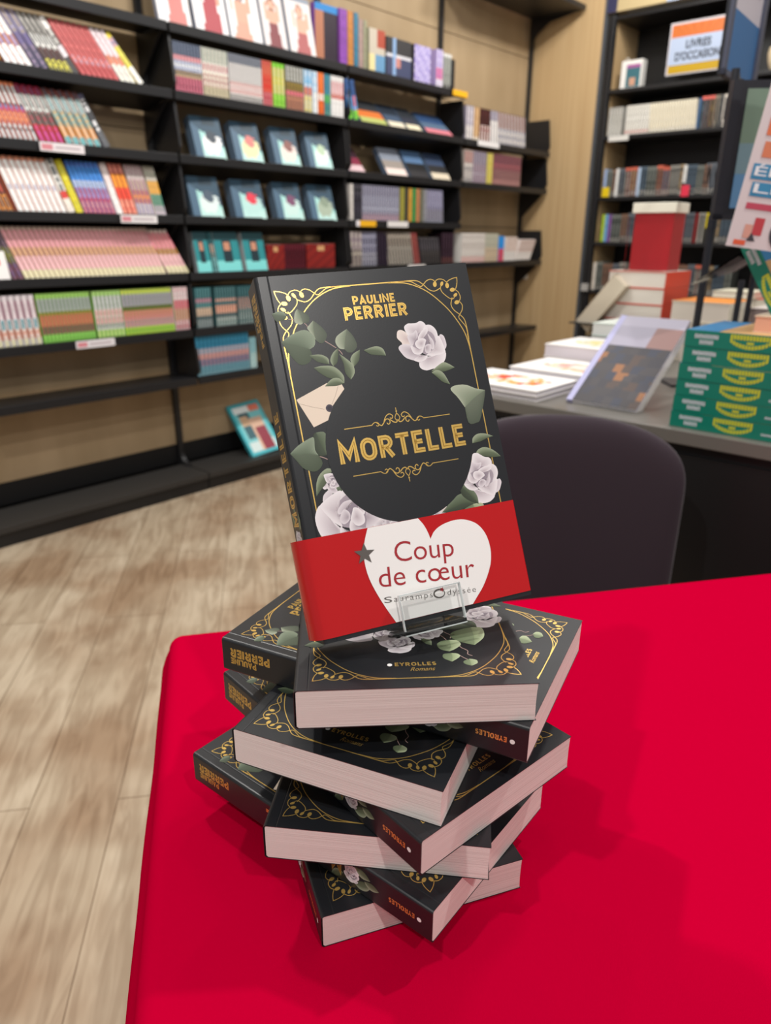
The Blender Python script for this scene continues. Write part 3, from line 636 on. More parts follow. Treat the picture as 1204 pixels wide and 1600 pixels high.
font_text(mb, 'auramps', up_text, 4.74, -20.66, 2.55, .36, BO + .0001, 0, rot=rt, spacing=1.25, thick=-.012)
font_text(mb, 'dyssée', up_text, 8.28, -21.0, 1.95, .36, BO + .0001, 0, rot=rt, spacing=1.25, thick=-.012)
ribbon(mb, disc_pts(7.75, 20.78, .36, .25, 24, .1), [.05 + .05 * abs(sin(pi * k / 24)) for k in range(24)], up_place, BO + .0001, 0, True)
mb.build('bookshop_lettering', grey_m, band)
def star(cx, cy, r, n=5, a0=-90, rr=.42): return [(cx + (r if k % 2 == 0 else r * rr) * cos(radians(a0 + 36 * k)), cy + (r if k % 2 == 0 else r * rr) * sin(radians(a0 + 36 * k))) for k in range(2 * n)]
mb = MB(); poly(mb, star(3.47, 17.44, .68, a0=-84), up_place, BO + .00015); mb.build('star_print', grey_m, band)
mb = MB(); poly(mb, star(7.97, 20.57, .17, a0=-60), up_place, BO + .0002); mb.build('small_star_print', redtext_m, band)

# acrylic easel, in the frame of the upright book
easel = empty('book_easel'); easel.matrix_world = DM
tag(easel, 'small clear acrylic easel holding the upright novel on the stack', 'easel')
def bk(x, y, z): return (x / 100, L - y / 100, T + z / 100)
mb = MB(); th = .0025
mb.box((.049, -.0032, T + .0042), (.090, L - .2030, T + .0042 + th)); mb.build('front_lip', acryl_m, easel)
mb = MB(); y1_ = L - .2030; zz_ = T + .0042
for a, b_ in (((.049, y1_ - .0006, zz_), (.090, y1_ + .0001, zz_ + th)), ((.0489, -.0032, zz_), (.0496, y1_, zz_ + th)), ((.0894, -.0032, zz_), (.0901, y1_, zz_ + th)), ((.049, -.0063, zz_ + .0005), (.090, -.0058, zz_ + th))): mb.box(a, b_)
mb.build('edge_glint', glint_m, easel)  # thin strips painting the bright glint along the lip's edges
mb = MB(); mb.box((.049, -.0062, -.004), (.090, -.0034, T + .0042 + th)); mb.build('ledge', acryl_m, easel)
mb = MB(); mb.box((.049, -.0062, -.0066), (.090, .13, -.0042)); mb.build('back_rest', acryl_m, easel)
# foot: a bent strip reaching the cover of the topmost flat book
inv = DM.inverted(); topz = TABLE_Z + 7 * T
foot_pts = []
mb = MB()
def foot(x0, x1):
    a = DM @ Vector(((x0 + x1) / 2, -.0048, -.0054))
    return a
A0 = DM @ Vector((.049, -.0048, -.0054)); A1 = DM @ Vector((.090, -.0048, -.0054))
B0 = DM @ Vector((.049, .10, -.0054)); B1 = DM @ Vector((.090, .10, -.0054))
bd = Vector((B0.x - A0.x, B0.y - A0.y, 0)).normalized()
def strip(mb, P, Q, t=.0022):
    """flat strip whose two long sides are the polylines P and Q"""
    vs = []; fs = []; n = len(P)
    for p_, q in zip(P, Q): vs += [p_, q, p_ + Vector((0, 0, t)), q + Vector((0, 0, t))]
    for i in range(n - 1):
        a, b_ = 4 * i, 4 * i + 4
        fs += [(a, b_, b_ + 1, a + 1), (a + 2, a + 3, b_ + 3, b_ + 2), (a, a + 2, b_ + 2, b_), (a + 1, b_ + 1, b_ + 3, a + 3)]
    fs += [(0, 1, 3, 2), (4 * n - 4, 4 * n - 2, 4 * n - 1, 4 * n - 3)]
    mb.raw([inv @ v for v in vs], fs)
F0 = [Vector((A0.x, A0.y, topz + .0002)) - bd * .012, Vector((A0.x, A0.y, topz + .0002)) + bd * .075]
F1 = [Vector((A1.x, A1.y, topz + .0002)) - bd * .012, Vector((A1.x, A1.y, topz + .0002)) + bd * .075]
strip(mb, F0, F1); mb.build('foot_plate', acryl_m, easel)
mb = MB()
for P0, P1 in (((A0.x, A0.y), A0.z), ((A1.x, A1.y), A1.z)):
    mb.tube([inv @ Vector((P0[0], P0[1], topz + .002)), inv @ Vector((P0[0], P0[1], P1))], .0016, 8)
mb.build('stud', acryl_m, easel)
mb = MB()
strip(mb, [F0[1] - bd * .002, Vector((B0.x, B0.y, B0.z - .002)) + bd * .003], [F1[1] - bd * .002, Vector((B1.x, B1.y, B1.z - .002)) + bd * .003]); mb.build('strut', acryl_m, easel)

# red cloth over a table
cloth_m = mat('red_cloth', 'b4002c', 0.95, spec=0.0); N, L_, b = nodes(cloth_m)
b.inputs['Sheen Roughness'].default_value = 0.5
tc = N.new('ShaderNodeTexCoord'); mp = N.new('ShaderNodeMapping'); mp.inputs['Rotation'].default_value = (0, 0, .5); mp.inputs['Scale'].default_value = (1500, 1500, 1500)
wv = N.new('ShaderNodeTexWave'); wv.inputs['Scale'].default_value = .45; wv.inputs['Distortion'].default_value = 2.0; wv.inputs['Detail'].default_value = 1
nz = N.new('ShaderNodeTexNoise'); nz.inputs['Scale'].default_value = 5; nz.inputs['Detail'].default_value = 2
b1 = N.new('ShaderNodeBump'); b1.inputs['Strength'].default_value = .35; b1.inputs['Distance'].default_value = .0004
b2 = N.new('ShaderNodeBump'); b2.inputs['Strength'].default_value = .12; b2.inputs['Distance'].default_value = .02
L_.new(tc.outputs['Object'], mp.inputs[0]); L_.new(mp.outputs[0], wv.inputs[0]); L_.new(wv.outputs['Fac'], b1.inputs['Height'])
L_.new(tc.outputs['Object'], nz.inputs[0]); L_.new(nz.outputs[0], b2.inputs['Height']); L_.new(b2.outputs[0], b1.inputs['Normal']); L_.new(b1.outputs[0], b.inputs['Normal'])
TA = radians(13.0); TLX, TLY = 1.15, 0.80            # table length and depth; origin at its far left corner
cloth = MB(); cloth.smooth = True
def cloth_pt(u, v):
    """v: 0 at the middle ring .. 1 edge of top, then drop"""
    pass
R0 = .016; per = []
def rect_loop(inset, n=40, rad=R0):
    x0, x1, y0, y1 = inset, TLX - inset, -TLY + inset, -inset
    rad = max(rad - inset, .002); pts = []
    for cx, cy, a0 in ((x1 - rad, y1 - rad, 0), (x0 + rad, y1 - rad, 90), (x0 + rad, y0 + rad, 180), (x1 - rad, y0 + rad, 270)):
        for k in range(9):
            a = radians(a0 + 90 * k / 8); pts.append((cx + rad * cos(a), cy + rad * sin(a)))
        nx = {0: ((x0 + rad, y1), 0), 90: ((x0, y0 + rad), 0), 180: ((x1 - rad, y0), 0), 270: ((x1, y1 - rad), 0)}[a0][0]
        for k in range(1, 40):
            t = k / 40; pts.append((pts[-1][0], pts[-1][1]) if False else (cxs(pts, a0, cx, cy, rad, nx, t)))
    return pts
def cxs(pts, a0, cx, cy, rad, nx, t):
    a = radians(a0 + 90); sx, sy = cx + rad * cos(a), cy + rad * sin(a)
    return (sx + (nx[0] - sx) * t, sy + (nx[1] - sy) * t)
rings = []; er = .014
base = rect_loop(0)
n = len(base); ctr = Vector((TLX / 2, -TLY / 2))
def nrm(i):
    a, c = Vector(base[i - 1]), Vector(base[(i + 1) % n]); d = (c - a).normalized(); return Vector((d.y, -d.x))
NR = [nrm(i) for i in range(n)]
def ring(off, z, fold=0.0):
    o = []
    for i, p_ in enumerate(base):
        q = Vector(p_) + NR[i] * (off + fold * (.5 + .5 * sin(i * .37) + .35 * sin(i * .83 + 1))); o.append((q.x, q.y, z))
    return o
rings.append(ring(-er, 0))
for k in range(1, 7):
    a = radians(15 * k); rings.append(ring(-er + er * sin(a), -er + er * cos(a)))
rings.append(ring(.005, -er - .010)); rings.append(ring(.009, -er - .024, .001)); rings.append(ring(.011, -er - .040, .002))
for k in range(2, 15): rings.append(ring(.011 + .0008 * k, -er - .04 * k, .002 + .001 * k))
vs = [v for r_ in rings for v in r_]; fs = []
for j in range(len(rings) - 1):
    for i in range(n): fs.append((j * n + i, j * n + (i + 1) % n, (j + 1) * n + (i + 1) % n, (j + 1) * n + i)[::-1])
fs.append(tuple(range(n)))
cloth.raw(vs, fs)
table = empty('folding_table', (-0.2435, 0.7145, 0), TA); tag(table, 'table hidden under the red tablecloth, carrying the stack of novels', 'table')
tw = mat('table_laminate', 'b9b4ac', .5)
mb = MB(); mb.box((.012, -TLY + .012, TABLE_Z - .032), (TLX - .012, -.012, TABLE_Z - .0035)); mb.build('table_top', tw, table, bevel=.003)
for lx, ly in ((.08, -.07), (TLX - .08, -.07), (.08, -TLY + .07), (TLX - .08, -TLY + .07)):
    mb = MB(); mb.tube([(lx, ly, TABLE_Z - .032), (lx, ly, 0)], .016, 12); mb.build('leg', black_m, table)
co = cloth.build('tablecloth', cloth_m); co.location = (-0.2435, 0.7145, TABLE_Z - .0002); co.rotation_euler = (0, 0, TA)
tag(co, 'crimson red cloth draped over the table under the stack of novels', 'tablecloth')

# ------------------------------------------------------------------ printed books for the shelves
def grid_book(name, t, d, hgt, bands, noise=.08, seed=0, cols=3, rows=30, page='d9d0c2', side=None):
    """book standing upright, spine towards -y; bands: list of (height fraction, colour[, colour2]) from top"""
    rnd = random.Random(seed); mb = MB()
    def colour(v, c):
        acc = 0
        for bd_ in bands:
            acc += bd_[0]
            if v <= acc + 1e-6: break
        cc = bd_[1] if len(bd_) < 3 or c != 1 or rnd.random() < .12 else bd_[2]
        q = lin(cc); f = 1 + rnd.uniform(-noise, noise) * 2
        return tuple(min(1, x * f) for x in q[:3]) + (1,)
    for c in range(cols):
        for r in range(rows):
            v0, v1 = r / rows, (r + 1) / rows; x0, x1 = t * (0, .24, .76, 1)[c], t * (0, .24, .76, 1)[c + 1]
            col = colour((v0 + v1) / 2, c)
            mb.face([(x0, 0, hgt * (1 - v1)), (x1, 0, hgt * (1 - v1)), (x1, 0, hgt * (1 - v0)), (x0, 0, hgt * (1 - v0))], 0, col)
    sc = lin(side or bands[0][1])
    mb.raw([(0, 0, 0), (0, d, 0), (0, d, hgt), (0, 0, hgt), (t, 0, 0), (t, d, 0), (t, d, hgt), (t, 0, hgt)], [(0, 3, 2, 1), (4, 5, 6, 7)], 0, sc)
    e = min(.002, t * .12); pc = lin(page)
    mb.raw([(e, 0, hgt - .002), (t - e, 0, hgt - .002), (t - e, d - .002, hgt - .002), (e, d - .002, hgt - .002), (e, 0, .002), (t - e, 0, .002), (t - e, d - .002, .002), (e, d - .002, .002)], [(0, 1, 2, 3), (7, 6, 5, 4), (2, 6, 7, 3)], 0, pc)
    for x0, x1 in ((0, e), (t - e, t)): mb.raw([(x0, 0, hgt), (x1, 0, hgt), (x1, d, hgt), (x0, d, hgt), (x0, 0, 0), (x1, 0, 0), (x1, d, 0), (x0, d, 0)], [(0, 1, 2, 3), (7, 6, 5, 4), (3, 2, 6, 7)], 0, sc)
    return mb.mesh(name, [print_m])
def face_book(name, wd, hgt, t, paint, side='c9c4bd', nx=16, nz=24, cop=1):
    """book standing cover towards -y; paint(u, v) gives a colour, v from the top"""
    mb = MB()
    for i in range(nx):
        for j in range(nz):
            u, v = (i + .5) / nx, (j + .5) / nz
            mb.face([(wd * i / nx, 0, hgt * (1 - (j + 1) / nz)), (wd * (i + 1) / nx, 0, hgt * (1 - (j + 1) / nz)), (wd * (i + 1) / nx, 0, hgt * (1 - j / nz)), (wd * i / nx, 0, hgt * (1 - j / nz))], 0, lin(paint(u, v)))
    for q in range(cop):
        y0, y1 = t * q / cop, t * (q + 1) / cop; sc = lin(side); pc = lin('ded8cf')
        mb.raw([(0, y0, 0), (0, y1, 0), (0, y1, hgt), (0, y0, hgt)], [(0, 3, 2, 1)], 0, sc)
        mb.raw([(wd, y0, 0), (wd, y1, 0), (wd, y1, hgt), (wd, y0, hgt), (0, y0, hgt), (0, y1, hgt), (0, y0, 0), (0, y1, 0)], [(0, 1, 2, 3), (4, 3, 2, 5), (6, 7, 1, 0)], 0, pc)
        for e0, e1 in ((y0, y0 + .0006), (y1 - .0006, y1)): mb.box((-.0004, e0, -.0004), (wd + .0006, e1, hgt + .0008), 0, sc) if q > 0 or e0 > 0 else None
    return mb.mesh(name, [print_m])
def place_obj(name, me, s, n, z, tilt=0, lean=0, yaw=0):
    o = bpy.data.objects.new(name, me); COL.objects.link(o)
    o.matrix_world = Matrix.Translation(RW(s, n, z)) @ Matrix.Rotation(TH + radians(yaw), 4, 'Z') @ Matrix.Rotation(-radians(tilt), 4, 'X') @ Matrix.Rotation(-radians(lean), 4, 'Y')
    return o
SEED = [0]
def run(name, cat, label, group, s0, s1, count, k, bands, hgt=.176, d=.115, tilt=0, lean=0, z=None, n=None, wall=0, cols=3, noise=.08, page='d9d0c2', side=None, rows=30):
    """a run of identical volumes filling s0..s1"""
    SEED[0] += 1; t = abs(s1 - s0) / count * cos(radians(lean)) * (.78 if count > 1 else .94)
    me = grid_book(name, t, d, hgt, bands, noise, SEED[0], cols, page=page, side=side, rows=rows)
    zz = (Z(k) if z is None else z) + .0015 + (t * sin(radians(-lean)) if lean < 0 else 0)
    out = []
    for i in range(count):
        ss = s0 + (s1 - s0) * i / count
        if wall == 0: o = place_obj(name, me, ss, (NF + .012) if n is None else n, zz - .004 * bool(tilt), tilt, lean)
        else:        # facing the other wall: the spine looks along -s
            o = bpy.data.objects.new(name, me); COL.objects.link(o)
            o.matrix_world = Matrix.Translation(RW(n, ss, zz)) @ Matrix.Rotation(TH - pi / 2, 4, 'Z') @ Matrix.Rotation(-radians(lean), 4, 'Y')
        tag(o, label, cat, group if count > 1 else None); out.append(o)
    return out
CV = 'comic_volume'; PB = 'paperback_book'
BN = {1: 'top', 2: 'second', 3: 'third', 4: 'fourth', 5: 'fifth', 6: 'sixth', 7: 'seventh'}
def A(k, s0, s1, c, what, bands, hgt=.176, tilt=14, lean=0, **kw):
    run(CV, 'comic book', what + ', ' + BN[k] + ' shelf, far left bay', what + ', ' + BN[k] + ' shelf far left', s0, s1, c, k, bands, hgt + (.02 if k < 6 else .008), tilt=tilt, lean=lean, **kw)
Wt, Cr = 'eeeae4', 'e8e0cc'
# far left bay ------------------------------------------------------
A(2, 1.02, 1.23, 8, 'white and red comic volume near the left picture edge', [(.1, 'd9643a'), (.5, Wt, 'c7413b'), (.4, Wt, '444')] if False else [(.1, 'd9643a'), (.5, Wt, 'c7413b'), (.4, Wt, '404448')], lean=24)
A(2, 1.235, 1.265, 1, 'dark comic volume with a yellow foot beside white ones', [(.6, '3b3030'), (.4, 'd8a02c', '6b2a20')], lean=24)
A(2, 1.276, 1.373, 4, 'white comic volume with orange head', [(.08, 'e0683c'), (.4, 'f3f1ee'), (.18, 'c88f74', '7b78ad'), (.34, 'f5f4f2')], lean=25)
A(2, 1.375, 1.433, 2, 'lilac and brown comic volume', [(.4, '8d86a8', '8a7a6c'), (.2, '5a4d80'), (.4, '43405c', '7e6a86')], lean=25)
A(2, 1.435, 1.518, 4, 'grey comic volume with yellow foot lettering', [(.35, '6a6864', 'a5a19a'), (.25, 'e7e6e0', '777'+'777'), (.2, '5e2d2a', '2f2c2b'), (.2, 'c6bf45', '3b3a30')], lean=26)
A(2, 1.52, 1.545, 1, 'black and white comic volume next to the red run', [(.2, 'e9e7e2'), (.3, '5a5957', 'c9c7c1'), (.2, 'ded7dc'), (.3, '3d3a3a')], lean=27)
A(2, 1.552, 1.707, 7, 'salmon-red comic volume', [(.62, 'cf6a68', 'b34f50'), (.16, 'd97b74', 'a58aa0'), (.22, 'b84a4d', 'c96464')], lean=27)
A(2, 1.71, 1.776, 3, 'pale pink and white comic volume', [(.5, 'e8d8dc'), (.15, 'e2a777', 'd96b5c'), (.35, 'eeeeee', 'e6e8cf')], lean=28)
A(2, 1.784, 1.812, 1, 'yellow and white comic volume leaning at its row end', [(.1, 'e6d23a'), (.15, '8c86a4', 'd4a09a'), (.4, 'd9cf52'), (.35, 'efeee6')], lean=32)
A(3, 1.03, 1.20, 8, 'orange-headed black and white comic volume at the left edge', [(.08, 'f08a5a'), (.35, '4a4c4f', 'dadad8'), (.1, '7c3566', '3a3d45'), (.22, 'd6a98c', '574d78'), (.25, '5a5a5c', 'd0d0d0')], lean=12)
A(3, 1.206, 1.352, 8, 'checkered black and white comic volume with portrait', [(.08, 'ff9a6a'), (.33, '3d4043', 'e4e4e2'), (.09, 'b52c68', '2581ab'), (.24, 'd98a62', '8a3150'), (.26, '515154', 'd8d8d8')], lean=13)
A(3, 1.356, 1.451, 4, 'red and purple comic volume', [(.15, 'a52b48', '6c2d55'), (.3, 'dfe0da', '59605e'), (.25, '4a5a52', '9a3340'), (.3, 'c22f36', 'b13c8d')], lean=15)
A(3, 1.456, 1.598, 5, 'teal and orange comic volume', [(.12, '8a4a42', '3c3f4a'), (.28, 'd9dcd6', '6a8f93'), (.25, '7aa7a2', 'c9a06a'), (.2, 'd98f3a', 'c9a98c'), (.15, 'b5c8c5', '2f9aa0')], lean=16)
A(3, 1.604, 1.634, 1, 'black comic volume with white letters, ending its row', [(.1, '55546a'), (.6, '35363a', 'dcdcdc'), (.3, '5a5c60')], lean=20)
A(4, 1.02, 1.16, 7, 'dark red comic volume at the left edge', [(.4, '8a2c3a', '5b2430'), (.3, 'c98a3a', 'a03028'), (.3, '3a3438', 'b5523a')], lean=10)
A(4, 1.165, 1.221, 3, 'crimson and orange comic volume', [(.45, 'a82c3e', '7c2438'), (.25, '4b2f2c', 'c24a2c'), (.3, 'd98a30', '4a4a50')], lean=12)
A(4, 1.237, 1.422, 8, 'white comic volume with peach head', [(.08, 'f2a888'), (.42, 'f1eeea'), (.1, 'f0eeee', 'a9a6b8'), (.4, 'f0eeeb')], lean=12, noise=.04)
A(4, 1.424, 1.453, 1, 'white comic volume with red badge between white and yellow ones', [(.6, 'e9e7e0', '6f7270'), (.12, 'd0403a'), (.28, 'e9e0d4')], lean=12)
A(4, 1.458, 1.486, 1, 'bright yellow comic volume', [(.5, 'dccb1e', 'd8d43c'), (.5, 'e0d024', 'cfc83a')], lean=12)
A(4, 1.49, 1.624, 7, 'blue-topped comic volume', [(.1, '5a7bd0', '4a90e0'), (.25, '4593e4', '3a84d6'), (.15, 'cfe0ee', '8a9ccd'), (.2, 'dd6a66', '5a8fd0'), (.3, 'b8506a', 'd6a6ae')], lean=10)
A(4, 1.626, 1.654, 1, 'pale comic volume beside the orange ones', [(.5, 'eadbd8'), (.5, 'eee8e4')], lean=9)
A(4, 1.656, 1.72, 3, 'orange-red comic volume', [(.2, 'cf7266', 'e0907a'), (.28, 'f0962c'), (.22, 'ea4a34'), (.3, 'e06a58', 'f0a58c')], lean=8)
A(4, 1.722, 1.80, 4, 'cream comic volume with violet and orange flecks', [(.3, 'dccfcb', 'b88f9a'), (.2, 'd9c7a0', '8a4a88'), (.25, 'e08a4e', '6c3a7a'), (.25, 'e6ded8', '7a6aa0')], lean=6)
A(4, 1.803, 1.853, 3, 'green and gold comic volume closing the row', [(.3, 'd9cfc4', '9aa890'), (.25, 'e0a33c'), (.25, '3f8a7c', '5a8a6a'), (.2, 'c9b8c4', '8a9a98')], lean=4)
A(5, 1.02, 1.12, 3, 'dark comic volume at the left edge', [(.5, '55424a', '6a3030'), (.5, '50423c', 'a05a3a')], lean=14)
A(5, 1.177, 1.221, 2, 'dark plum comic volume beside the long pink run', [(.4, '4f3f4c', '6a4a5a'), (.3, '8a8a3a', '4a4050'), (.3, '7a4a5a', '5a4a70')], lean=14)
A(5, 1.223, 1.825, 30, 'pink comic volume with cream foot', [(.05, 'f0dccf'), (.36, 'dd8f98', 'e6a6ac'), (.14, 'a9694c', 'e0b48c'), (.28, 'e6a9ae', 'eec2c4'), (.17, 'e4dcae', 'efe6c8')], lean=15)
A(5, 1.837, 1.945, 5, 'pink comic volume after the gap', [(.06, 'f3e4da'), (.36, 'd9707c', 'e39aa0'), (.14, 'c9a04a', '8a4a40'), (.27, 'e6a9ae', 'eec2c4'), (.17, 'e4dcae', 'efe6c8')], lean=22)
A(6, .96, 1.251, 12, 'white and mauve comic volume', [(.1, 'd9d0d4'), (.35, 'b88a9c', 'e9e4e6'), (.2, 'e9e6e6', '5a9aa6'), (.2, 'd98a6a', 'eae4e0'), (.15, 'e9e7e0', 'e0dcae')], tilt=0, lean=3)
A(6, 1.256, 1.47, 14, 'green-footed comic volume', [(.09, '9fd06a'), (.26, '86908e', 'b9bfbd'), (.08, '5a5a32', 'b0a648'), (.22, 'd98a70', 'b8604c'), (.17, '5c6360', '9a5a50'), (.18, '74c04a', '9ad870')], tilt=0, lean=3)
A(6, 1.479, 1.602, 7, 'white and green comic volume behind the white shelf label', [(.1, 'a9d27a'), (.3, '8f9896', 'e4e6e6'), (.3, 'e9dcd8', 'd98f90'), (.12, 'e6e6e6', '60706a'), (.18, '86cf5a', 'd8e89a')], tilt=0, lean=2)
A(6, 1.604, 1.843, 14, 'green-headed comic volume with peach portraits', [(.1, '9fd06a', 'd8d04a'), (.28, '8a98a4', 'b4a0b0'), (.08, '66683a'), (.22, 'e0907a', 'c97a90'), (.14, 'a98ab0', 'd8a08a'), (.18, '8ed05a', 'c9dc4a')], tilt=0, lean=2)
A(6, 1.846, 1.92, 5, 'white and red comic volume at the right end', [(.3, 'e6dfde', 'd99aa0'), (.2, 'd8707a'), (.25, 'd9b08a', 'a86a5a'), (.25, 'b8283c', 'e0dada')], tilt=0, lean=0)
wb = face_book('paperback_book', .075, .10, .012, lambda u, v: 'e0503a' if abs(u - .5) < .2 and .3 < v < .5 else 'f0ecea')
tag(place_obj('paperback_book', wb, 1.09, NF + .005, Z(5), 14), 'small white face-out book with a red spot at the left edge, below the white run', 'book')

def R(bay_, name, cat, k, s0, s1, c, what, bands, hgt=.176, tilt=0, lean=0, **kw):
    where = {'M': 'second bay', '3': 'third bay', '4': 'corner bay'}[bay_]
    run(name, cat, what + ', ' + BN[k] + ' shelf, ' + where, what + ', ' + BN[k] + ' shelf ' + where, s0, s1, c, k, bands, hgt, tilt=tilt, lean=lean, **kw)
# second bay ---------------------------------------------------------
R('M', CV, 'comic book', 2, 1.951, 2.085, 9, 'navy-headed comic volume with maroon foot', [(.25, '2f3a50', '7a8498'), (.12, 'd9828a', 'e8b0b4'), (.2, 'e4e8ee', '7a8ac0'), (.13, 'c9b08c', '3a3a40'), (.3, '9a2a44', 'd8889a')])
R('M', CV, 'comic book', 2, 2.088, 2.222, 7, 'cream comic volume with mixed flecks', [(.3, 'e4ded4', '6a8474'), (.2, 'e9e4dc', 'c0606a'), (.3, 'ece6d6', 'a83a4a'), (.2, 'ece2be', '7a6a50')])
R('M', CV, 'comic book', 2, 2.226, 2.407, 10, 'white comic volume with slate head', [(.2, '8a8f9a', '50545e'), (.4, 'f0eeea', 'b4aeac'), (.25, 'f0e4e0', 'c85a50'), (.15, 'e6e2dc', '4a4040')])
R('M', CV, 'comic book', 2, 2.409, 2.466, 3, 'red comic volume', [(.3, 'c04a4a', 'e07a50'), (.4, 'd8382c', 'e06a50'), (.3, 'b43a4c', 'd98a8a')])
R('M', CV, 'comic book', 2, 2.469, 2.541, 3, 'yellow comic volume with green foot', [(.1, '84d040'), (.6, 'd8c050', 'c9d0a0'), (.3, '7fc83c', 'a4d85a')])
R('M', CV, 'comic book', 2, 2.547, 2.658, 6, 'striped brown comic volume', [(.35, '6a6a64', 'd0d0c8'), (.2, 'a08a3a', '6a5030'), (.1, 'd8707c'), (.35, 'c98a6a', '8a5a50')])
R('M', PB, 'book', 2, 2.66, 2.712, 2, 'pale blue and yellow paperback', [(.4, '7ab8e0', 'd9e0e6'), (.2, 'd07a5a'), (.4, 'e0c83c', 'd8d4c0')])
R('M', PB, 'book', 2, 2.714, 2.748, 2, 'white and sky-blue paperback', [(.5, '9cc8e6', 'eef0f2'), (.5, 'eeeeea')])
R('M', PB, 'book', 2, 2.75, 2.79, 2, 'orange paperback', [(.5, 'e87a3c'), (.15, 'eee0d4'), (.35, 'e06a30')])
R('M', PB, 'book', 2, 2.792, 2.832, 2, 'teal and green paperback', [(.5, '3a8a96', '4a7a9a'), (.2, '5ab05a'), (.3, '3c7a80', '6a9a8a')])
R('M', CV, 'comic book', 2, 2.838, 2.925, 4, 'white comic volume with red title', [(.12, 'e9e7e4'), (.3, 'e9e4e4', 'd0606a'), (.15, 'c03a3c', 'e6b0a0'), (.43, 'eeecea')])
R('M', CV, 'comic book', 6, 1.96, 2.045, 6, 'teal comic volume with cream middle, left group', [(.28, '3f6f74', '57868a'), (.1, 'b88a96'), (.12, '5a8a8c'), (.2, 'dcc6ac', 'c9a890'), (.1, '5a6a6c'), (.2, 'a0a8a8', '6a7a7c')])
R('M', CV, 'comic book', 6, 2.067, 2.185, 8, 'teal comic volume with peach middle, right group', [(.3, '3f686c', '54787c'), (.08, 'd0a090'), (.1, '4f7074'), (.2, 'e0a088', 'd9ae98'), (.08, '5a6a6c'), (.24, 'b4bcb8', '6a8a86')])
R('M', CV, 'comic book', 6, 2.195, 2.32, 8, 'dark teal comic volume half hidden by the upright novel', [(.3, '2f5a60', '4a7074'), (.3, 'c99080', '5a7a7c'), (.4, '4a6a6c', 'a0aca8')])
R('M', CV, 'comic book', 7, 1.94, 2.245, 14, 'blue comic volume with pink middle', [(.32, '2f7694', '3a86a6'), (.16, '9aa4b4', 'b0a4ac'), (.12, 'd09a94'), (.15, '6a7a94', 'a07a8c'), (.25, '7aa4b0', '5a8ea0')], hgt=.185)
R('M', CV, 'comic book', 7, 2.25, 2.29, 2, 'pale aqua comic volume at the end of the blue run', [(.5, '8ab8c0'), (.5, 'b4d4d4')], hgt=.15)
# magazines
SK, WH, RD, BLK = 'd99a84', 'ebe9ea', 'a8303c', '2c2a30'
def figure(bg, top, hair, skin, cloth, cx, low=.62):
    def f(u, v):
        if v < .07: return top
        a = (u - cx); 
        if (a / .11) ** 2 + ((v - .27) / .085) ** 2 < 1: return skin
        if (a / .16) ** 2 + ((v - .25) / .13) ** 2 < 1: return hair
        if v > low and abs(a) < .17 + .12 * (v - low) / (1 - low): return cloth
        if .38 < v <= low and abs(a) < .2 - .12 * abs(v - .5): return skin
        if .25 < v < .55 and abs(abs(a) - .26) < .045: return skin
        return bg
    return f
def mag1(u, v): return RD if .35 < u < .75 and .2 < v < .8 else (SK if .2 < u < .85 and .1 < v < .6 else WH)
def mag2(u, v): return 'c98a80' if u > .5 and v > .25 else (SK if .4 < u < .9 else '8f97ac' if u < .25 else WH)
def mag3(u, v): return BLK if .15 < u < .4 and .15 < v < .4 else (SK if u > .45 and .2 < v < .8 else WH)
def mag4(u, v): return '8a3a40' if .25 < u < .85 and v > .62 else (SK if .2 < u < .8 and v > .25 else ('c0c4cc' if v < .12 else WH))
def mag5(u, v): return 'b05a58' if .3 < u < .85 and v > .62 else ('e0a890' if .25 < u < .8 and v > .3 else ('9aa2ae' if v < .15 else WH))
for (a, b_), f_, lb in (((1.90, 2.052), figure(WH, '8f97ac', '6a4a44', SK, 'c97a74', .6, .5), 'face-out magazine with a pink figure, leftmost on the top shelf of the second bay'), ((2.074, 2.238), figure(WH, 'd0d4da', 'a0303c', SK, RD, .55, .36), 'face-out white magazine with a red-dressed figure on the top shelf'),
    ((2.251, 2.422), figure(WH, 'c9ccd4', BLK, 'dba088', SK, .42, .7), 'face-out white magazine showing a dark-haired figure on the top shelf'), ((2.437, 2.568), figure('e0dad8', 'b0b6c2', '9a6a54', 'dba890', '7e343a', .5, .6), 'face-out magazine with a dark red skirted figure on the top shelf'), ((2.587, 2.744), figure('e6dfdc', '8f98a6', 'b08a78', 'e0a890', 'a85050', .55, .62), 'face-out magazine with a pinkish figure, rightmost on the top shelf')):
    tag(place_obj('magazine', face_book('magazine', b_ - a, .24, .02, f_, side='8f97ac'), a, NF + .012, Z(1), 12), lb, 'magazine')
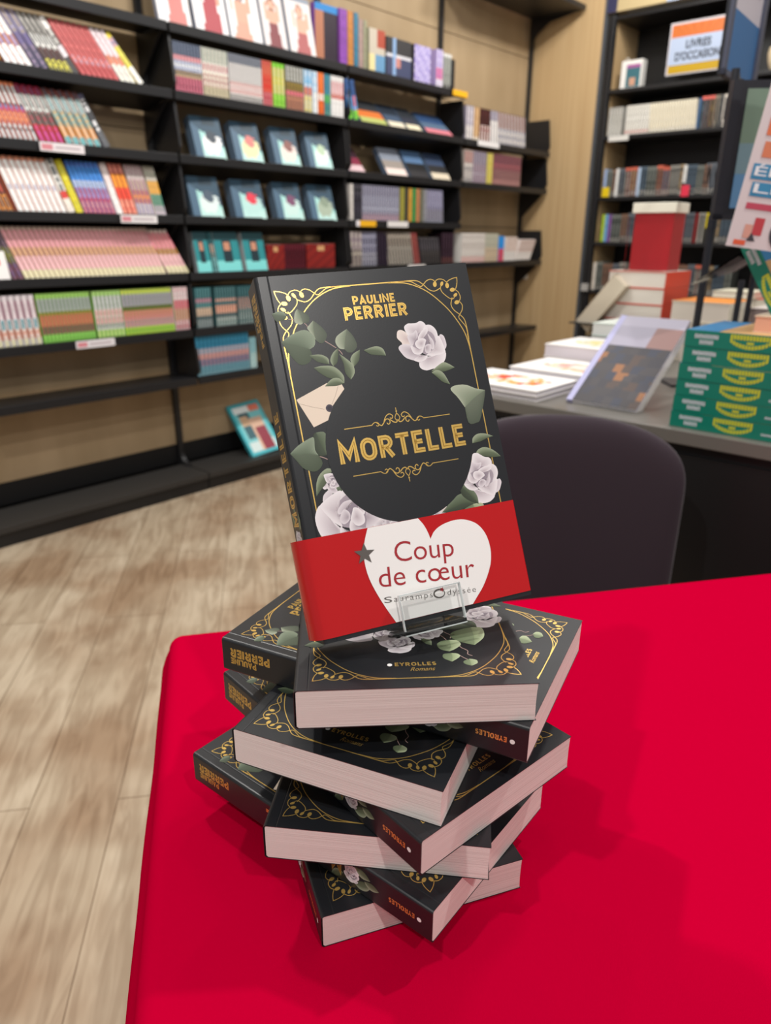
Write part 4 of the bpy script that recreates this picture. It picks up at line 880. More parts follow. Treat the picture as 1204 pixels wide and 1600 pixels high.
# blue face-out books
def aqua(mid, a2='e9f2f0'):
    def f(u, v):
        g = v - .55 * (u - .15)
        if v < .2 and .35 < u < .8: return '1f3644'
        if ((u - .62) / .2) ** 2 + ((v - .48) / .17) ** 2 < .5 + .7 * (abs(sin(int(u * 8) * 12.9 + int(v * 10) * 78.2) * 437.5) % 1): return mid
        if ((u - .62) / .32) ** 2 + ((v - .66) / .26) ** 2 < .6 + .6 * (abs(sin(int(u * 6) * 9.1 + int(v * 9) * 31.7) * 437.5) % 1): return a2
        if g < .25: return '2f4c60'
        return '4a6880' if u < .22 else ('a9dcd6' if v < .8 else 'bfe6e0')
    return f
FO = [(3, 2.03, .145, aqua('3a4450', 'ffffff'), 'white figure'), (3, 2.24, .145, aqua('d9807a', 'f0e8b0'), 'yellow and red centre'), (3, 2.47, .145, aqua('8a5a54', 'e9dcd4'), 'brown centre'), (3, 2.69, .14, aqua('b9d0b0'), 'pale green centre'),
      (4, 1.99, .15, aqua('4a5a6a', 'dceae8'), 'two small figures'), (4, 2.22, .165, aqua('e0384c', 'b8e0da'), 'bright red shapes'), (4, 2.47, .155, aqua('7a4a6a', 'c9e6e0'), 'purple dress'), (4, 2.695, .155, aqua('8a9a86', 'a9b8a4'), 'grey-green scene')]
for k, s, w_, f_, lb in FO:
    tag(place_obj('face_out_book', face_book('face_out_book', w_, .175, .05, f_, side='5e7286', cop=3), s, NF + .014, Z(k) - .004, 18, 0, -6), 'face-out blue and aqua book with ' + lb + ', ' + BN[k] + ' shelf of the second bay', 'book', 'blue and aqua books shown face-out')
def tealc(u, v): return '274d54' if v < .2 else ('c98f74' if .35 < u < .6 and .25 < v < .45 else ('20343c' if .3 < u < .7 and v < .75 else ('7fd8d6' if v > .72 else '2f8c92')))
for s, w_, lb in ((1.99, .075, 'first'), (2.10, .135, 'second'), (2.262, .125, 'third')):
    tag(place_obj('face_out_book', face_book('face_out_book', w_, .178, .03, tealc, side='a9b0b4'), s, NF + .012, Z(5) - .004, 12), 'teal face-out book with dark figure, ' + lb + ' of three on the fifth shelf', 'book', 'teal books shown face-out')
R('M', CV, 'comic book', 5, 2.072, 2.098, 2, 'teal comic volume between two teal covers', [(.3, '2a5a60'), (.3, '2f7a80', 'c99a80'), (.4, '30686c', '8ac0c0')], tilt=12)
def redc(u, v): return 'd0a070' if .4 < u < .65 and .1 < v < .3 else ('8a2420' if (u + v) % .4 < .3 else '6e1a1c')
tag(place_obj('boxed_set', face_book('boxed_set', .11, .115, .09, redc, side='5a1416'), 2.392, NF + .02, Z(5)), 'dark red boxed set at left of the maroon books', 'boxed set')
R('M', PB, 'book', 5, 2.505, 2.644, 8, 'maroon paperback between two red boxed sets', [(.2, '4e1420', '6a2030'), (.6, '5a1626', '3a1018'), (.2, '5a1a28')], hgt=.115, n=NF + .02)
tag(place_obj('boxed_set', face_book('boxed_set', .2, .118, .09, redc, side='5a1416'), 2.65, NF + .02, Z(5)), 'wide dark red boxed set at right of the maroon books', 'boxed set')
def aq2(u, v):
    if u < .08 or u > .92 or v < .05 or v > .93: return '4fc0cc'
    if v < .2: return 'e8836c' if u > .55 else 'eef6f6'
    if .5 < u < .85 and v > .5: return '9a3c4c'
    if .45 < u < .8 and .3 < v: return 'e6bfa4'
    if .2 < u < .45 and .25 < v < .45: return 'dcb894'
    if .2 < u < .5 and v < .7: return '3f6a74'
    return 'dff0ee' if v > .75 else '86d4d8'
tag(place_obj('large_comic_album', face_book('large_comic_album', .20, .30, .02, aq2, side='3aa6b4', nx=12, nz=16), 2.239, 2.925, CZ - 1.081, 37, 3.5, -1.5), 'large turquoise album with two characters, leaning alone on the base shelf', 'book')
# third bay -----------------------------------------------------------
def bfo(u, v): return '2a86cc' if v < .14 else ('b5785c' if u < .35 else '2e2230')
tag(place_obj('large_book', face_book('large_book', .15, .235, .03, bfo, side='7a4aa0'), 2.765, NF + .04, Z(1)), 'large blue-topped face-out book on the top shelf beside the magazines', 'book')
for a, b_, c, lb in ((2.92, 2.972, '8a4aa8', 'tall purple book'), (2.974, 3.016, 'c08040', 'tall orange-brown book'), (3.02, 3.05, '3a7a96', 'tall teal-blue book'), (3.053, 3.086, 'a88f88', 'tall grey-pink book'), (3.09, 3.112, '9c9c80', 'tall olive-grey book')):
    R('3', 'large_book', 'book', 1, a, b_, 1, lb, [(1.0, c)], hgt=.235 if a < 3.05 else .215, n=NF + .03, d=.16)
def cream(u, v): return 'e6d8a0' if v > .6 and u < .4 else ('6a9ac0' if v > .6 else ('b0503c' if u > .5 and v < .4 else 'c9bfae'))
tag(place_obj('large_book', face_book('large_book', .12, .19, .02, cream, side='9c9c80'), 3.118, NF + .02, Z(1)), 'cream and gold face-out book on the top shelf of the third bay', 'book')
def darkl(u, v): return '8fb0d8' if .28 < u < .4 else ('d8d8de' if .42 < v < .5 else ('3a3a3c' if v < .42 else ('c98a80' if .4 < u < .55 and v < .75 else '454c6a')))
tag(place_obj('large_book', face_book('large_book', .2, .175, .02, darkl, side='333333'), 3.25, NF + .02, Z(1)), 'wide dark face-out book with a white title line on the top shelf', 'book')
def lil(u, v): return '9c90cc' if (int(u * 9) * 7 + int(v * 12) * 3) % 5 < 3 else 'cfc6e6'
tag(place_obj('large_book', face_book('large_book', .14, .175, .06, lil, side='1c1a22'), 3.47, NF + .015, Z(1)), 'lilac patterned face-out book on the top shelf', 'book')
R('3', PB, 'book', 1, 3.66, 3.72, 2, 'lilac and pink paperback beside the yellow tag', [(.5, 'b0a0d8', 'd8d0e6'), (.3, 'c87ab0', 'e07080'), (.2, 'e0d8e6')], hgt=.18)
R('3', PB, 'book', 1, 3.722, 3.80, 3, 'grey paperback with white letters by the yellow tag', [(.1, 'dcdcd8'), (.8, '6a6e68', '9a9e98'), (.1, '4a4a48')], hgt=.17)
R('3', PB, 'book', 1, 3.803, 3.83, 1, 'black paperback ending the row', [(1, '222224')], hgt=.15)
R('3', PB, 'book', 2, 2.962, 3.04, 2, 'blue paperback with green foot leaning at the left', [(.4, '2a4a78', '3a5a90'), (.35, '6aa6e0', 'c84a40'), (.25, '7ccc4a')], lean=12)
def fl(c1, c2, c3): return lambda u, v: c1 if v < .45 else (c2 if v < .75 else c3)
for k, s, w_, t_, f_, lb in ((2, 3.06, .2, 45, fl('35383c', 'e07a3c', 'b8c070'), 'dark face-out book with an orange and green foot'), (2, 3.28, .13, 45, fl('2c3440', '4a5a70', 'e6dcc4'), 'slate face-out book with a cream foot'), (2, 3.43, .12, 45, fl('30343a', '3a3c48', 'e9dfc0'), 'charcoal face-out book with a pale yellow foot'), (2, 3.60, .24, 48, fl('34507a', '5a7088', 'd8808a'), 'blue face-out book with a pink foot'),
    (3, 2.96, .12, 40, fl('3c1c2c', '8a2a44', 'e0c0c4'), 'plum face-out book with a pale foot'), (3, 3.26, .17, 34, fl('8a92a0', '9a9088', 'f0dcd4'), 'grey face-out book with a white foot'), (3, 3.46, .17, 34, fl('5a7aa0', '14161a', '2c2c30'), 'black face-out book with a blue edge'), (3, 3.66, .17, 34, fl('3c4c68', '2a2a2c', 'dccfb8'), 'dark face-out book with a cream patch')):
    tag(place_obj('face_out_book', face_book('face_out_book', w_, .17, .03, f_, side='5a6a80', cop=2), s, NF + .012, Z(k), t_), lb + ', ' + BN[k] + ' shelf of the third bay', 'book')
R('3', PB, 'book', 4, 2.965, 2.985, 1, 'white paperback first in the row', [(1, 'dcd6d0')])
R('3', PB, 'book', 4, 2.987, 3.055, 4, 'black paperback with grey lettering', [(.3, '2a2a30', '5a5660'), (.5, '1f1d24', '4a4654'), (.2, '3a3840')])
R('3', PB, 'book', 4, 3.057, 3.36, 15, 'lilac-grey paperback', [(.3, 'a8a8b8', '55506a'), (.5, 'b4b6c6', '6a6880'), (.2, 'c09aa4', '6a6a80')])
for i, (c, lb) in enumerate((('9a9440', 'olive paperback'), ('3a3a34', 'black-olive paperback'), ('c8963c', 'ochre paperback'), ('2f8a4a', 'green paperback'), ('b87a50', 'tan-orange paperback'), ('6a6a58', 'grey-olive paperback'), ('8a8a90', 'grey paperback'))):
    R('3', PB, 'book', 4, 3.37 + i * .034, 3.37 + i * .034 + .033, 1, lb + ' among the colourful spines', [(1, c)])
R('3', PB, 'book', 4, 3.612, 3.77, 7, 'lavender-grey paperback closing the row', [(.6, 'a6a4bc', '5a5878'), (.4, 'a0a4b0', '5a4a58')], lean=5)
R('3', PB, 'book', 5, 2.96, 3.055, 3, 'cream and plum paperback behind the top of the upright novel', [(.5, '8a7a86', 'c9c0b4'), (.5, 'b8b0a0', '4a3a48')])
R('3', PB, 'book', 5, 3.057, 3.176, 6, 'lavender paperback behind the upright novel', [(.6, '9c9cb0', '3a3850'), (.4, 'a8a8b4', '4a4858')], lean=3)
R('3', PB, 'book', 5, 3.18, 3.27, 4, 'near-black paperback', [(1, '221a26', '33283a')], lean=3)
R('3', PB, 'book', 5, 3.274, 3.50, 9, 'beige-grey leaning paperback', [(.4, 'a69c90', '4a4440'), (.6, 'b8b2a6', '4a4444')], lean=12)
R('3', PB, 'book', 5, 3.503, 3.56, 2, 'dull red leaning paperback', [(1, '8a3a3c', '9a5a50')], lean=14)
R('3', PB, 'book', 5, 3.57, 3.76, 8, 'dark grey leaning paperback', [(.5, '3a383c', '565258'), (.5, '4a4644', '2c2a2e')], lean=12, hgt=.15)
R('3', PB, 'book', 5, 3.765, 3.89, 5, 'black paperback ending the row', [(.8, '2a1c24', '443040'), (.2, '5a3a3a')], lean=2)
# corner bay ----------------------------------------------------------
R('4', PB, 'book', 2, 3.96, 4.04, 3, 'pale grey-lilac paperback', [(.6, 'a8a0b4', 'd8d2d0'), (.4, 'dcd6d2')])
R('4', PB, 'book', 2, 4.042, 4.10, 2, 'tan paperback', [(.9, 'c8a074', 'd0ac80'), (.1, 'e8dccb')])
R('4', PB, 'book', 2, 4.105, 4.22, 4, 'dark red and brown paperback', [(.5, '5a2c2c', '1a1414'), (.5, '8a3a38', 'd8cfc8')])
R('4', PB, 'book', 2, 4.225, 4.31, 3, 'white paperback above the white label', [(.3, 'a09aa8'), (.7, 'e4e0dc')], lean=5)
R('4', PB, 'book', 2, 4.315, 4.64, 9, 'pale paperback with red and blue flecks', [(.5, 'c4bcb8', '7a3434'), (.5, 'e4ded6', '4a5a88')], lean=8)
R('4', PB, 'book', 3, 3.96, 4.05, 4, 'cream and red-brown paperback', [(.4, 'b8aca4', 'a85a5a'), (.6, 'dcd4cc', '5a5a68')])
R('4', PB, 'book', 3, 4.052, 4.20, 6, 'mauve-grey paperback', [(.4, 'b0a8b4', '5a4a60'), (.6, 'b8b0bc', '6a3a4a')])
R('4', PB, 'book', 3, 4.205, 4.27, 2, 'yellow paperback', [(1, 'c8b84a', 'd8cc7a')])
R('4', PB, 'book', 3, 4.275, 4.60, 13, 'maroon and grey paperback', [(.5, '9a5a60', '3a3444'), (.5, 'b88a84', '44303a')])
R('4', PB, 'book', 5, 3.965, 4.225, 13, 'white-spined paperback', [(.8, 'ece8e2', 'a89890'), (.2, 'e6e0d8', 'c04a4a')], n=NF + .01)
R('4', PB, 'book', 5, 4.229, 4.385, 6, 'pastel paperback beside the blue and red one', [(.5, 'c9c0a8', 'a4b0a8'), (.5, 'dcc4a4', 'b0a090')])
R('4', PB, 'book', 5, 4.389, 4.455, 2, 'blue paperback with a red foot', [(.5, '2f96e8'), (.5, 'e04038')], hgt=.16)
R('4', PB, 'book', 5, 4.46, 4.60, 6, 'white paperback leaning right', [(.6, 'e4dcd6', 'c8a090'), (.4, 'e0dcd8')], lean=-8, hgt=.155)
R('4', PB, 'book', 5, 4.60, 4.80, 8, 'white paperback leaning steeply right to the shelf end', [(.6, 'd8ccc6', 'b08a80'), (.4, 'e0dcd8')], lean=-28, hgt=.15)
# ------------------------------------------------------------------ books in the black bookcase
def Q(row, s0, s1, c, what, bands, hgt=.172, lean=0, **kw):
    nm = {1: 'second', 2: 'upper', 3: 'middle', 4: 'lower', 5: 'lowest visible'}[row]
    run(PB, 'book', what + ', ' + nm + ' row of black bookcase', what + ', ' + nm + ' row of the black bookcase', s0 * K2, s1 * K2, c, 0, bands, hgt * K2, d=.12, z=BZ[row] + .0, n=S2 + .02, wall=1, lean=lean, **kw)
Q(2, 2.60, 2.50, 5, 'grey-white paperback', [(.2, 'a8a6a0', 'c9c6be'), (.8, 'e2e0d8', '8a8880')])
Q(2, 2.476, 2.31, 10, 'white paperback', [(.1, 'e0ddd4'), (.75, 'f6f4ee', 'b8b4a8'), (.15, 'e8e4dc', 'c8605a')])
Q(2, 2.305, 1.995, 17, 'cream-white paperback', [(.85, 'f6f0e0', 'c4b898'), (.15, 'f4f0e6', 'b0a68e')], lean=4)
Q(2, 1.994, 1.985, 1, 'blue edge-on paperback', [(1, '3a6a9a')])
mixd = ['4a5a64', '50504e', '6a5a3a', '8a8070', '5a5a58', 'd8cfc4', 'c89a78', 'a84040']
nmd = ['slate', 'charcoal', 'bronze', 'greige', 'graphite', 'ivory', 'sand', 'brick red']
for i in range(8):
    a = 1.978 - .027 * i
    Q(2, a, a - .026, 1, nmd[i] + ' paperback, ' + ['first', 'second', 'third', 'fourth', 'fifth', 'sixth', 'seventh', 'eighth'][i] + ' right of the white run', [(.1, 'd86a60' if i in (0, 1, 2, 7) else mixd[i]), (.7, mixd[i], '2c2c2e'), (.2, '3a3a3a', mixd[i])], hgt=.178)
Q(2, 1.755, 1.60, 6, 'black paperback behind the sign pole', [(.2, 'a86a60', '4a4450'), (.8, '2a2a2e', '5a5a60')], hgt=.172)
rnd = random.Random(3)
PAL = [('2f3634', '7a7e78', 'black-green'), ('3a3432', '8a6a58', 'dark brown'), ('30363e', '6a7078', 'ink grey'), ('2a2a2c', '9a9890', 'black and white'), ('44403a', 'a08a6a', 'dark bronze'), ('26303a', '5a6a78', 'midnight blue')]
ORD = ['first', 'second', 'third', 'fourth', 'fifth', 'sixth', 'seventh', 'eighth', 'ninth', 'tenth', 'eleventh', 'twelfth']
def mixed_row(row, a, b_, cnt, special, hgt, lean_from=None):
    st = (a - b_) / cnt; i = 0; g = 0
    while i < cnt:
        if i in special:
            nm, bd = special[i]; Q(row, a - st * i, a - st * (i + 1), 1, nm, bd, hgt); i += 1; continue
        m_ = min(rnd.choice((2, 3)), cnt - i)
        while any((i + q) in special for q in range(m_)): m_ -= 1
        p_ = PAL[g % 6]; head = 'd8705a' if rnd.random() < .45 else p_[1]
        ln = 10 if lean_from and i >= lean_from else 0
        Q(row, a - st * i, a - st * (i + m_), m_, p_[2] + ' paperback, cluster ' + ['nearest the wood side', 'near the left', 'left of centre', 'at centre', 'right of centre', 'towards the right', 'by the sign pole'][min(6, i * 7 // cnt)] + (' with orange head' if head == 'd8705a' else ''),
          [(.1, head), (.45, p_[0], p_[1]), (.25, p_[0], p_[1]), (.2, p_[0], 'b0aca4')], hgt * rnd.uniform(.95, 1.03), lean=ln)
        i += m_; g += 1
mixed_row(3, 2.59, 1.70, 40, {0: ('pale blue paperback', [(1, '8aa4cc', 'a8b8d8')]), 4: ('white paperback', [(1, 'd8d8d6', 'e4e4e0')]), 11: ('light blue paperback', [(1, 'a4bcd8', 'b8c8dc')]), 25: ('white-topped black paperback', [(.6, 'dcdcd8'), (.4, '2c2c2c')]), 36: ('lilac paperback', [(1, 'a08ac0', '8a7ab0')])}, .178, 32)
mixed_row(4, 2.57, 1.60, 40, {0: ('lime green paperback', [(1, 'b0cc3c', 'a0c040')]), 1: ('sky blue paperback', [(1, '6aa0d0')]), 2: ('violet paperback', [(1, '6a4a8a', '8a5a9a')]), 23: ('amber paperback', [(1, 'c8923c', 'b07a2c')]), 30: ('yellow-topped paperback', [(.5, 'd8c41c'), (.5, '2c2c2c')]), 27: ('dark red paperback', [(1, '8a2c2c', '6a2020')])}, .182)
mixed_row(5, 2.60, 2.35, 10, {0: ('off-white paperback', [(1, 'd8d0c4')])}, .19)
mixed_row(5, 2.06, 1.62, 18, {}, .19)
def bk_card(name, n0, n1, z0, z1, s, pal, label, cat, th=.006, pre=None):
    """flat card in the bookcase facing the camera side"""
    o = empty(name, RW(s, n0, z0), TH - pi / 2); tag(o, label, cat); w_ = n0 - n1; h_ = z1 - z0
    mb = MB(); mb.box((0, 0, 0), (w_, th, h_)); mb.build('board', mat('card_' + pal, pal, .4), o)
    return o, w_, h_
def quad(parent, name, x0, x1, z0, z1, y, c, label=None):
    mb = MB(); mb.face([(x0, y, z0), (x1, y, z0), (x1, y, z1), (x0, y, z1)]); o = mb.build(name, mat('ink_' + c, c, .45), parent)
    if label: o['label'] = label
    return o
def txt(parent, name, s_, x, z, w_, h_, y, c, shear=0, thick=.012, rot=0):
    mb = MB(); font_text(mb, s_, lambda a, b_, o_: Vector((a, y - o_, b_)), x, z, w_, h_, 0, shear=shear, thick=thick, rot=rot)
    return mb.build(name, mat('ink_' + c, c, .5), parent)
sg, w_, h_ = bk_card('shop_sign', 2.188, 1.83, CZ + .945, CZ + 1.225, 5.05, 'c9c4c8', 'orange and yellow sign reading LIVRES D\'OCCASION in the top of the black bookcase', 'sign')
quad(sg, 'orange_field', .012, w_ - .006, .10, h_ - .012, -.002, 'c4682a'); quad(sg, 'yellow_field', .012, w_ - .006, .008, .10, -.0015, 'b8940e')
for k in range(6): mb = MB(); mb.face([(.02 + .055 * k, -.0024, h_ - .014), (.03 + .055 * k, -.0024, h_ - .014), (.10 + .03 * k, -.0024, .21)]); mb.build('ray', mat('ink_b85a1c', 'b85a1c', .45), sg)
mb = MB(); cw = [(w_ * .5 + .158 * cx + .012 * cos(radians(a)) * 1, .126 + .062 * cy + .012 * sin(radians(a))) for cx, cy, a0 in ((1, 1, 0), (-1, 1, 90), (-1, -1, 180), (1, -1, 270)) for a in range(a0, a0 + 91, 30)]
mb.face([(x, -.003, z) for x, z in cw]); mb.build('text_field', mat('ink_aab8d0', 'aab8d0', .45), sg)
txt(sg, 'lettering', 'LIVRES', w_ * .5 - .07, .137, .15, .042, -.004, '20242c', thick=.03); txt(sg, 'lettering', "D'OCCASION", w_ * .5 - .13, .076, .27, .042, -.004, '20242c', thick=.03)
sb_, w_, h_ = bk_card('calendar_box', 2.48, 2.34, BZ[1] + .001, BZ[1] + .16, S2 + .04, 'e8e6e0', 'small white box with purple band and teal picture, alone in the black bookcase top', 'box', th=.06)
quad(sb_, 'picture', .035, w_ - .01, .008, .115, -.001, '3a6a74'); quad(sb_, 'picture', .06, .10, .015, .06, -.002, 'c89a80'); quad(sb_, 'purple_band', .035, w_ - .01, .115, .135, -.001, 'a05a94')
mb = MB(); mb.tube([(.02 + .012 * cos(radians(a)), .03, h_ + .008 + .012 * sin(radians(a))) for a in range(0, 361, 30)], .002, 6); mb.build('hanger', mat('card_e8e6e0', 'e8e6e0'), sb_)
def btag(n0, n1, z0, z1, c, lb):
    o = empty('shelf_tag', RW(S2 - .004, n0, z0), TH - pi / 2); tag(o, lb, 'tag'); mb = MB(); mb.box((0, 0, 0), (n0 - n1, .002, z1 - z0)); mb.build('card', mat('ink_' + c, c), o)
btag(2.50, 2.36, BZ[2] - .035, BZ[2] - .003, 'dcdad4', 'white shelf tag under the grey-white books of the black bookcase')
btag(2.505, 2.455, BZ[3] + .0, BZ[3] + .06, 'e6c80c', 'yellow tag at the left of the dark middle row in the black bookcase')
btag(1.965, 1.915, BZ[3] - .01, BZ[3] + .055, 'e0304c', 'pink-red tag on the dark middle row of the black bookcase')
cv = empty('cream_vase', RW(S2 + .12, 1.56, BZ[1]), 0); tag(cv, 'cream rounded vase at the right end of the bookcase beside the sign panel', 'vase')
mb = MB(); mb.smooth = True; pr = [(.02, 0), (.035, .02), (.05, .06), (.055, .1), (.05, .13), (.03, .145), (.018, .15)]
vs = [(r_ * cos(2 * pi * k / 20), r_ * sin(2 * pi * k / 20), z_) for r_, z_ in pr for k in range(20)]
mb.raw(vs, [(i * 20 + k, i * 20 + (k + 1) % 20, (i + 1) * 20 + (k + 1) % 20, (i + 1) * 20 + k) for i in range(len(pr) - 1) for k in range(20)] + [tuple(range(19, -1, -1)), tuple(range(120, 140))]); mb.build('body', mat('cream_glaze', 'd8c4a4', .3), cv)
mb = MB(); mb.tube([(.022 * cos(2 * pi * k / 16), .022 * sin(2 * pi * k / 16), .152) for k in range(17)], .004, 6); mb.build('rim', mat('cream_glaze', 'd8c4a4', .3), cv)

# ------------------------------------------------------------------ labels clipped to the long shelves
def ltag(s0, s1, z, c, lb, lines=True, h_=.03, n_=2.888):
    o = empty('shelf_label', RW(s0, n_, CZ + z), TH); tag(o, lb, 'label'); w_ = s1 - s0
    mb = MB(); mb.box((0, 0, 0), (w_, .0015, h_)); mb.build('card', mat('ink_' + c, c, .4), o)
    if lines:
        quad(o, 'red_mark', w_ * .04, w_ * .28, h_ * .2, h_ * .8, -.0006, 'd88a94'); quad(o, 'text_line', w_ * .34, w_ * .9, h_ * .4, h_ * .6, -.0006, 'b8aab0')
ltag(1.338, 1.507, SHZ[3] - .034, 'eae2e4', 'white label on the third shelf lip of the far left bay')
ltag(1.624, 1.789, SHZ[4] - .034, 'eae6e6', 'white label on the fourth shelf lip of the far left bay')
ltag(1.367, 1.534, SHZ[6] - .030, 'e6e2e6', 'white label on the sixth shelf lip under the green comic volumes')
ltag(2.983, 3.01, SHZ[4] - .03, 'e6e2e6', 'small white label beside the yellow one on the fourth shelf', False)
ltag(3.012, 3.138, SHZ[4] - .03, 'f0b420', 'yellow label on the fourth shelf lip of the third bay', False)
ltag(3.233, 3.409, SHZ[4] - .03, 'e6e2e0', 'white label on the fourth shelf lip of the third bay', False)
ltag(3.789, 3.931, SHZ[1] - .03, 'f0b420', 'yellow label on the top shelf lip at the end of the third bay', False)
ltag(4.058, 4.291, SHZ[2] - .03, 'e9e6e4', 'white label on the second shelf lip of the corner bay', False)
ltag(3.415, 3.576, SHZ[5] - .03, 'dedad8', 'white label on the fifth shelf lip just above the upright novel', False)

# ------------------------------------------------------------------ display table behind
IT = .8203
isl = room('display_table', 1.405, 1.07, 0); tag(isl, 'long black display table with a grey top behind the chair, piled with books', 'table')
top_m = mat('grey_table_top', '6e6a64', .3, spec=.5)
mb = MB(); mb.box((0, -1.7, IT - .028), (1.6, 0, IT)); mb.build('table_top', top_m, isl, bevel=.002)
mb = MB(); mb.box((.02, -1.68, .06), (1.58, -.02, IT - .03)); mb.build('body', blackboard_m, isl)
mb = MB(); mb.box((.06, -1.64, 0), (1.54, -.06, .06)); mb.build('plinth', black_m, isl)
for k in range(2): mb = MB(); mb.box((.012, -1.67 + .83 * k, .08), (.02, -.86 + .83 * k, IT - .05)); mb.build('front_panel', blackboard_m, isl)
PGW = 'ebe6e2'
def pile(name, s, n, z, ds, dn, t, lb, top='ebe6e2', side='dcd8dc', edge=None, paint=None, yaw=0, cat='book', group=None, cover=.0025):
    """flat book: near corner at (s, n), ds deep along s, dn wide towards +n"""
    o = empty(name, RW(s, n, z), TH + radians(yaw)); tag(o, lb, cat, group)
    mb = MB(); mb.box((.002, .002, .001), (ds - .002, dn - .002, t - cover)); mb.build('page_block', mat('pg_' + side, side, .7), o)
    mb = MB(); N1, N2 = 14, 18
    mb.box((0, 0, t - cover), (ds, dn, t - .0004), 0, lin(edge or top)); mb.box((0, 0, 0), (ds, dn, .0012), 0, lin(edge or top))
    if edge and paint is not None or edge: mb.box((0, -.0006, 0), (ds, .0008, t), 0, lin(edge))
    for i in range(N1):
        for j in range(N2):
            c = lin(paint((i + .5) / N1, (j + .5) / N2)) if paint else lin(top)
            mb.face([(ds * i / N1, dn * j / N2, t), (ds * (i + 1) / N1, dn * j / N2, t), (ds * (i + 1) / N1, dn * (j + 1) / N2, t), (ds * i / N1, dn * (j + 1) / N2, t)], 0, c)
    mb.build('cover', print_m, o); return o
def food(c1, c2):
    def f(u, v):
        r_ = ((u - .5) ** 2 * 1.6 + (v - .45) ** 2) ** .5
        if r_ < .12: return 'f4efe6'
        q_ = abs(sin(int(u * 12) * 12.9 + int(v * 14) * 78.2) * 437.5) % 1
        if r_ < .36: return (c1 if q_ < .4 else c2) if q_ < .65 else 'e9dfd4'
        return 'f2f0ee'
    return f
Z0 = IT + .0004
pile('cookery_book', 1.43, .825, Z0, .19, .25, .012, 'white cookery book at the front left of the display table, under another', paint=food('e89a3c', '9a5a6a'))
pile('cookery_book', 1.425, .822, Z0 + .0125, .19, .25, .013, 'white cookery book with an orange dish, on top at the front left table edge', paint=food('f0a03c', 'd8503c'))
pile('cookery_book', 1.63, .76, Z0, .2, .27, .018, 'white cookery book under the pale pink one, second row of the table', paint=food('e0c4a4', 'e0a08a'))
pile('cookery_book', 1.628, .757, Z0 + .0185, .2, .27, .016, 'white book with a pale pink picture, second from the front of the display table', paint=food('e6c8a0', 'e4a49a'))
for k in range(2): pile('thick_book', 1.85, .80, Z0 + .034 * k, .21, .255, .0335, ['thick white book under another near the left end of the table', 'thick white book with a green and yellow cover picture'][k], side='ded6dc', edge=None, paint=food('c8d09a', 'e8d88a'))
for k in range(3): pile('thick_book', 2.10, .86, Z0 + .036 * k, .2, .18, .0355, ['lowest white-green book of the three behind the cookery books', 'middle white-green book of the three behind the cookery books', 'top white-green book of the three behind the cookery books'][k], side='dcdedb', top='dfe8e0', edge='d4e2dc')
for k in range(5): pile('boxed_novel', 2.33, .925, Z0 + .05 * k, .2, .19, .0495, ORD[k] + ' from the bottom in the tall pile of thick novels left of the red book', side='d6cec4', edge='d8452c', top='d8d0c4')
for k in range(3): pile('boxed_novel', 2.26, .70, Z0 + .058 * k, .2, .17, .0575, ORD[k] + ' from the bottom in the lower pale pile right of the tall one', side='cfc4b8', edge='e8e0cc', top='f0963c' if k == 2 else 'd8d0c4')
for k in range(3): pile('boxed_novel', 2.62, .60, Z0 + .055 * k, .22, .17, .0545, ORD[k] + ' from the bottom in the red-topped pile behind the tan ones', side='d8d2c0', edge='dcd8c0', top='d84a3c' if k == 2 else 'd8d0c4')
pile('paperback_book', 2.60, .74, Z0 + .166, .16, .13, .02, 'small cream paperback lying beside the red pile', side='e6e0cc', top='e4e0c8')
pile('paperback_book', 2.45, .50, Z0, .2, .2, .15, 'brown-grey block of books behind the poles', side='7a6a68', top='d8cfc8', edge='6a5a5c')
# red book propped on the tall pile
zr = Z0 + .25
o = empty('red_box', RW(2.40, .955, zr), TH); tag(o, 'red box with a cream lid standing on the tall pile of novels', 'book')
mb = MB(); T2 = Matrix.Rotation(radians(-10), 4, 'X') @ Matrix.Rotation(radians(12), 4, 'Y')
mb.box((.003, .003, .001), (.087, .122, .196)); mb.build('page_block', mat('pg_f2eede', 'f2eede', .7), o)
mb = MB()
mb.box((0, 0, 0), (.0025, .125, .195)); mb.box((.0875, 0, 0), (.09, .125, .195)); mb.box((0, -.002, 0), (.09, .0008, .195)); mb.build('cover', mat('red_hardback', 'a81e26', .35), o)
mb = MB(); mb.box((-.008, -.008, .172), (.098, .133, .202)); mb.build('lid', mat('pg_f2eede', 'f2eede', .7), o, bevel=.002)
st = empty('acrylic_holder', RW(2.36, .96, zr), TH); tag(st, 'clear acrylic holder in front of the red box', 'holder')
mb = MB(); mb.box((0, 0, 0), (.003, .12, .16)); mb.build('front_plate', acryl_m, st); mb = MB(); mb.box((0, 0, -.001 + .001), (.035, .12, .0025)); mb.build('base_plate', acryl_m, st)
# book leaning on the tall pile's left
lb_ = empty('leaning_book', RW(2.30, 1.20, CZ - .262), TH); tag(lb_, 'thick beige book tilted against the left of the tall pile', 'book')
Tl = Matrix.Rotation(radians(38), 4, 'X')
mb = MB(); mb.box((0, -.055, 0), (.12, -.003, .19), T=Matrix.Translation((0, 0, .0)) @ Tl); mb.build('page_block', mat('pg_cfc4b0', 'cfc4b0', .7), lb_)
mb = MB(); mb.box((0, -.003, 0), (.124, 0, .192), T=Tl); mb.box((0, -.058, 0), (.124, -.0552, .192), T=Tl); mb.build('cover', mat('pg_b8ab96', 'b8ab96', .6), lb_)
stp = empty('display_riser', RW(2.28, 1.065, Z0), TH); tag(stp, 'black riser at the left end of the table carrying the tilted beige book', 'riser')
mb = MB(); mb.box((0, -.002, 0), (.16, .0, .085)); mb.box((0, -.04, 0), (.16, -.002, .004)); mb.build('plate', black_m, stp)
